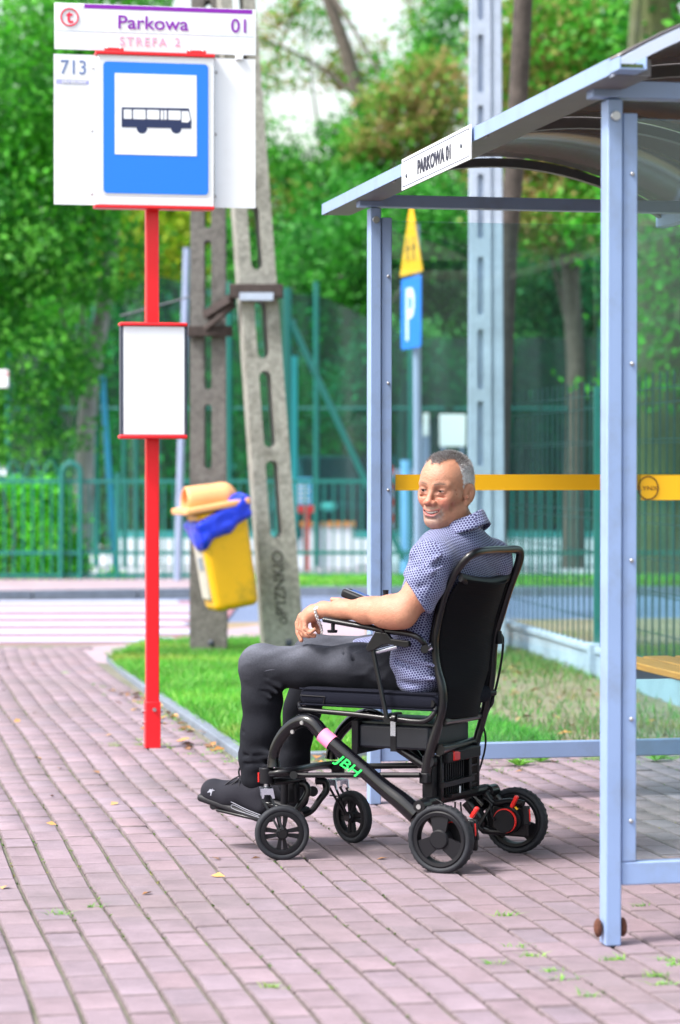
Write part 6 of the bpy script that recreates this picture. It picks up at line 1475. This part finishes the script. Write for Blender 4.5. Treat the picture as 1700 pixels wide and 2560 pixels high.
# cloth folds: ridges running from armpit, elbow and waist
fr_ = np.random.default_rng(5)
def fold(a, b, r, k=.014, op='u'): return cap(C3(a), C3(b), r, r * .6, k=k, op=op)
sh += [fold(Q('Z', 880, 640, -.03), Q('Z', 985, 560, -.005), .012), fold(Q('Z', 850, 690, -.04), Q('Z', 990, 620, -.02), .010), fold(Q('Z', 850, 560, .0), Q('Z', 900, 500, .04), .012)]
sh += [fold(Q('Z', 840, 620, -.03), Q('Z', 950, 590, -.03), .006, op='s'), fold(Q('Z', 880, 720, -.05), Q('Z', 985, 690, -.04), .005, op='s')]
sh += [ell(C3(Q('Z', 835, 1110, .085)), (.064, .045, .080), k=.04), ell(C3(Q('Z', 870, 1190, .085)), (.050, .05, .040), k=.03), fold(Q('Z', 800, 1060, .05), Q('Z', 950, 1105, .04), .010), fold(Q('Z', 790, 1155, .05), Q('Z', 950, 1170, .04), .010), fold(Q('Z', 770, 1085, .035), Q('Z', 930, 1135, .03), .007, op='s'), fold(Q('Z', 775, 1195, .035), Q('Z', 940, 1200, .03), .006, op='s')]
def shdisp(P):
    q = P @ np.array([[.9, 0, .3], [0, 1, 0], [-.3, 0, 1.0]])
    return .0034 * vnoise(q * np.array([.6, 1, 1.6]), 26, 3) + .0018 * vnoise(q * np.array([.7, 1, 1.8]), 60, 7)
V, F = sdf_mesh(sh, .0045, shdisp)
me = np_mesh('shirt', V, F, None, angle=179)
def add_uv(me, sc=1.0):
    """cut-and-sewn style mapping: each face is laid flat along its main direction"""
    n = len(me.polygons); nr = np.empty(n * 3, np.float32); me.polygons.foreach_get('normal', nr); nr = nr.reshape(-1, 3)
    lt = np.empty(n, np.int32); me.polygons.foreach_get('loop_total', lt); lv = np.empty(len(me.loops), np.int32); me.loops.foreach_get('vertex_index', lv)
    co = np.empty(len(me.vertices) * 3, np.float32); me.vertices.foreach_get('co', co); co = co.reshape(-1, 3)
    a = np.abs(nr) * np.array([1.0, 1.15, .8]); ax = a.argmax(1); axl = np.repeat(ax, lt); p = co[lv]
    uv = np.where((axl == 0)[:, None], p[:, [1, 2]], np.where((axl == 1)[:, None], p[:, [0, 2]], p[:, [0, 1]]))
    ca_, sa_ = math.cos(.18), math.sin(.18); uv = uv @ np.array([[ca_, -sa_], [sa_, ca_]])
    ul = me.uv_layers.new(name='UVMap'); ul.data.foreach_set('uv', (uv * sc).astype(np.float32).ravel())
add_uv(me)
M_shirt = mat('dotted_shirt', (.8, .8, .85), .75, sheen=.15)
n = M_shirt.node_tree.nodes; l = M_shirt.node_tree.links; p = n['Principled BSDF']
uvn = n.new('ShaderNodeUVMap'); uvn.uv_map = 'UVMap'
def vm(op, a=None, b=None, sc=None):
    q = n.new('ShaderNodeVectorMath'); q.operation = op
    if a is not None: l.new(a, q.inputs[0])
    if b is not None:
        if hasattr(b, 'is_output') or not isinstance(b, tuple): l.new(b, q.inputs[1])
        else: q.inputs[1].default_value = b
    return q
PIT = .0088
s1 = vm('MULTIPLY', uvn.outputs[0], (1 / PIT, 1 / (PIT * 1.732), 0)); ds = []
for o_ in ((0, 0, 0), (.5, .5, 0)):
    q = vm('ADD', s1.outputs[0], o_); q = vm('FRACTION', q.outputs[0]); q = vm('SUBTRACT', q.outputs[0], (.5, .5, 0)); q = vm('MULTIPLY', q.outputs[0], (1, 1.732, 0)); q = vm('LENGTH', q.outputs[0]); ds.append(q.outputs['Value'])
mn = n.new('ShaderNodeMath'); mn.operation = 'MINIMUM'; l.new(ds[0], mn.inputs[0]); l.new(ds[1], mn.inputs[1])
mr = n.new('ShaderNodeMapRange'); mr.inputs['From Min'].default_value = .37; mr.inputs['From Max'].default_value = .44; l.new(mn.outputs[0], mr.inputs[0])
mx = n.new('ShaderNodeMix'); mx.data_type = 'RGBA'; mx.inputs['A'].default_value = (.012, .012, .085, 1); mx.inputs['B'].default_value = (.31, .34, .53, 1)
l.new(mr.outputs[0], mx.inputs['Factor']); l.new(mx.outputs['Result'], p.inputs['Base Color'])
me.materials.append(M_shirt); me.materials.pop(index=0) if len(me.materials) > 1 and me.materials[0] is None else None
shirt = link('shirt', me, MAN)
# collar
cc = C3(Q('Z', 1075, 398, .225)); 
def colpt(u, v):
    a = 2 * math.pi * u
    # ring round the neck, high at the back, dropping to the front opening
    d = np.array((math.cos(a), math.sin(a)))                     # x back, y far
    z0 = 1.062 + .036 * d[0] ; r = .072
    c0 = np.array((.530, .230)) + d * r * np.array((1.0, .95))
    out = .012 * v + .010 * v * v; zz = z0 + .030 * (1 - v) - (.014 * v * v)
    if v < .12: out -= .003
    return Vector((c0[0] + d[0] * out, c0[1] + d[1] * out, zz + .004 * math.sin(a * 3 + 1)))
mb = MB(); mb.grid(colpt, 56, 6); co = mb.build('collar', M_shirt, MAN, angle=80, solid=.003); add_uv(co.data)
mb = MB(); mb.grid(lambda u, v: colpt(u, 0) + Vector((0, 0, -.055 * v)) + (Vector((-.004, 0, 0)) if False else Vector((0, 0, 0))), 56, 3); co = mb.build('collar_band', M_shirt, MAN, angle=80, solid=.002); add_uv(co.data)
# sleeve hem stitching band and button
q = Q('Z', 878, 742, -.045); MB().ball(q, .004, 10, 6).build('button', M_board, MAN)
# ---------------------------------------------------------------- jeans
kn_ = C3(Q('E', 235, 400, .12)); jn = []
jn += [ell((.435, .235, .615), (.125, .185, .085), k=.04)]
jn += chain([(.40, .135, .618), (.20, .125, .616), (.04, .12, .613), kn_ + np.array((.004, 0, 0))], [.088, .078, .069, .066], k=.03)
jn += [ell(kn_ + np.array((-.008, 0, .012)), (.062, .062, .056), k=.03)]
sh_ = [C3(Q('E', 235, 420, .12)), C3(Q('E', 245, 700, .12)), C3(Q('E', 235, 1000, .12)), C3(Q('E', 195, 1240, .12)), C3(Q('E', 195, 1430, .12))]
jn += chain(sh_, [.061, .0605, .058, .052, .050], k=.035)
jn += chain([(.40, .335, .620), (.16, .340, .630), (-.065, .345, .636)], [.086, .075, .066], k=.03)
jn += [ell((-.075, .345, .640), (.062, .062, .054), k=.03)] + chain([(-.068, .345, .63), (-.115, .345, .45), (-.150, .340, .27), (-.155, .335, .20)], [.060, .057, .050, .046], k=.03)
# creases at the back of the knee, at the hip and stacked at the ankle
J = lambda x0, y0, x1, y1, v, r, op='u', k=.012: cap(C3(Q('E', x0, y0, v)), C3(Q('E', x1, y1, v)), r, r * .6, op=op, k=k)
jn += [J(190, 520, 380, 640, .075, .009), J(160, 580, 330, 690, .072, .008), J(300, 540, 400, 610, .07, .006, 's'), J(200, 600, 370, 670, .062, .004, 's'), J(260, 470, 420, 590, .07, .007), J(280, 500, 400, 560, .055, .004, 's')]
jn += [J(1010, 230, 1030, 380, .065, .006, 's'), J(1090, 260, 1110, 400, .06, .005, 's'), J(1050, 240, 1080, 420, .07, .007), J(1130, 300, 1200, 420, .07, .008)]
jn += [J(100, 1180, 330, 1215, .075, .008), J(90, 1260, 300, 1240, .075, .007), J(120, 1350, 290, 1330, .075, .008), J(80, 1225, 300, 1232, .064, .004, 's'), J(90, 1300, 290, 1295, .064, .005, 's'), J(60, 1000, 180, 1060, .065, .004, 's')]
def jdisp(P):
    msk = np.zeros(len(P))
    for c_, s_ in ((kn_ + np.array((.05, 0, -.02)), .09), (C3(Q('E', 200, 1270, .12)), .07), (np.array((.30, .10, .64)), .10), (np.array((-.15, .34, .28)), .08)): msk = np.maximum(msk, np.exp(-((P - c_) ** 2).sum(1) / s_ ** 2))
    rd = 1 - np.abs(vnoise(P * np.array([.8, .6, 1.5]), 52, 31)) * 2.4
    return -.0055 * msk * rd + jdisp0(P)
def jdisp0(P): return .0036 * vnoise(P * np.array([.8, 1, 1.2]), 24, 12) + .0012 * vnoise(P, 75, 13)
V, F = sdf_mesh(jn, .0045, jdisp)
# washed denim: paler where thigh top and knee are worn
jc = np.tile(np.array((.012, .013, .018)), (len(V), 1))
wear = np.clip((V[:, 2] - .60) / .08, 0, 1) * np.clip((.36 - V[:, 0]) / .2, 0, 1)
wear = np.clip(wear * (.75 + .5 * vnoise(V * np.array([.5, 1, 1]), 45, 2)), 0, 1)
kd = np.exp(-(((V - (kn_ + np.array((-.03, -.02, .03)))) ** 2).sum(1) / .07 ** 2)); wear = np.clip(wear * .8 + kd * .45, 0, 1)
jc = jc * (1 - wear[:, None]) + np.array((.125, .132, .165)) * wear[:, None]
jeans = link('jeans', np_mesh('jeans', V, F, mat('denim', (.03, .03, .04), .9, attr='col', var=.22, vscale=220, bump=.25, bscale=500, spec=.15), jc, angle=179), MAN)
M_stitch = mat('denim_stitch', (.07, .075, .10), .8)
CT('seam', [Q('E', x, y, .052) for x, y in ((220, 460), (300, 432), (500, 412), (700, 396))], .0012, M_stitch, jeans, sub=3, seg=6)
# ---------------------------------------------------------------- shoes
M_shoe = mat('shoe_knit', (.006, .006, .014), .85, bump=.3, bscale=400); M_sole = mat('shoe_sole', (.006, .006, .010), .6); M_lace = mat('laces', (.02, .02, .026), .8); M_silver = mat('silver_print', (.34, .35, .42), .5)
st_, sh2 = Q('G', 95, 385, .12), Q('G', 700, 600, .12); sdv = (sh2 - st_); sa = math.atan2(sdv.z, sdv.x)
for (vv, dx, near) in ((.115, 0, True), (.335, .012, False)):
    SM = Matrix.Translation((st_.x + dx, vv, st_.z)) @ Matrix.Rotation(-sa, 4, 'Y')             # local x heelwards, z up from the sole
    up = [cap((.050, 0, .038), (.115, 0, .042), .038, .038, k=.03), cap((.038, -.004, .034), (.10, 0, .034), .032, .038, k=.03), cap((.115, 0, .05), (.235, 0, .045), .035, .036, k=.03), cap((.15, 0, .075), (.215, 0, .092), .032, .036, k=.03), ell((.145, 0, .085), (.03, .024, .020), k=.02)]
    pr = mapped(up, SM)
    pl0 = C3(SM @ Vector((0, 0, .008))); zn = C3(SM.to_3x3() @ Vector((0, 0, 1)))
    V, F = sdf_mesh(pr + [('i', 0, planecut(pl0, -zn), np.zeros(3), 9)], .004)
    so = link('shoe', np_mesh('shoe', V, F, M_shoe, angle=179), MAN)
    sole = [cap((.035, -.002, .012), (.11, 0, .008), .030, .036, k=.03), cap((.11, 0, .008), (.24, 0, .012), .035, .034, k=.03)]
    V, F = sdf_mesh(mapped([rbox((.14, 0, .008), (.135, .040, .013), .012), cap((.03, 0, .014), (.012, 0, .026), .012, k=.02)], SM), .004); link('sole', np_mesh('sole', V, F, M_sole, angle=179), so)
    if near:
        def sp3(x, y, z): return SM @ Vector((x, y, z))
        CT('white_line', [sp3(x, -.0405, z) for x, z in ((.055, .020), (.075, .033), (.12, .034), (.20, .026), (.255, .024))], .0011, M_silver, so, sub=4, seg=6)
        CT('white_line', [sp3(x, -.0405, z) for x, z in ((.255, .014), (.16, .012), (.142, .018), (.15, .025), (.20, .020), (.25, .018))], .0009, M_silver, so, sub=4, seg=6)
        # leaping cat emblem on the toe
        pts = [(0, .004), (.004, .009), (.010, .008), (.0125, .011), (.0135, .008), (.019, .007), (.0195, .0055), (.013, .0045), (.010, -.002), (.0085, -.008), (.006, -.008), (.0068, -.001), (.003, .001), (-.003, -.001), (-.004, .001)]
        q0 = Q('G', 170, 335, .070); mb = MB(); mb.prism([(x * 1.15, z * 1.25) for x, z in pts], Matrix.Translation(q0), .014); mb.build('emblem', M_silver, so, smooth=False)
        for i in range(5):
            t = i / 4; CT('lace', [sp3(.105 + .055 * t, -.034, .062 + .022 * t), sp3(.098 + .055 * t, 0, .085 + .022 * t), sp3(.105 + .055 * t, .034, .062 + .022 * t)], .0028, M_lace, so, sub=4, seg=6)
        CT('lace_loop', [Q('G', x, y, .09) for x, y in ((500, 190), (482, 130), (495, 80), (520, 85), (522, 140), (505, 190))], .0032, M_lace, so, sub=3, seg=6)
        CT('lace_loop', [Q('G', x, y, .085) for x, y in ((480, 170), (420, 200), (340, 260), (330, 300), (400, 260), (480, 200))], .0028, M_lace, so, sub=3, seg=6)
        for i in range(4): CT('eyelet', [Q('G', 318 + i * 52, 350 + i * 4, .078), Q('G', 345 + i * 48, 270 - i * 18, .085)], .0025, M_lace, so, seg=6)
# ---------------------------------------------------------------- silver curb bracelet
M_silv = mat('silver', (.80, .80, .80), .2, metal=1.0)
wa, wb = nW, nW1; axw = (nW1 - nW).normalized(); wc = Q('H', 500, 965, .04)
br = MB(); pts = [Q('H', x, y, v) for x, y, v in ((555, 845, .045), (500, 870, .022), (462, 915, .012), (450, 965, .009), (462, 1020, .010), (478, 1075, .012), (500, 1125, .016), (520, 1175, .022), (538, 1220, .030), (548, 1265, .034), (552, 1305, .036), (550, 1345, .036))]
dense = []
for i in range(len(pts) - 1):
    for kx in range(2): dense.append(pts[i].lerp(pts[i + 1], kx / 2))
for i in range(len(dense) - 1):
    c_ = dense[i]; t = (dense[i + 1] - dense[i]).normalized(); nrm = Vector((0, -1, 0)); s_ = t.cross(nrm).normalized(); w_ = .0052 if i < 16 else .0036; tilt = .55 if i % 2 else -.55
    ring = [c_ + t * math.cos(a) * .0056 + (s_ * math.cos(tilt) + nrm * math.sin(tilt)) * math.sin(a) * w_ for a in np.linspace(0, 2 * math.pi, 12, endpoint=False)]
    br.tube(ring, .0015, 6, closed=True, caps=False)
br.build('bracelet', M_silv, MAN)
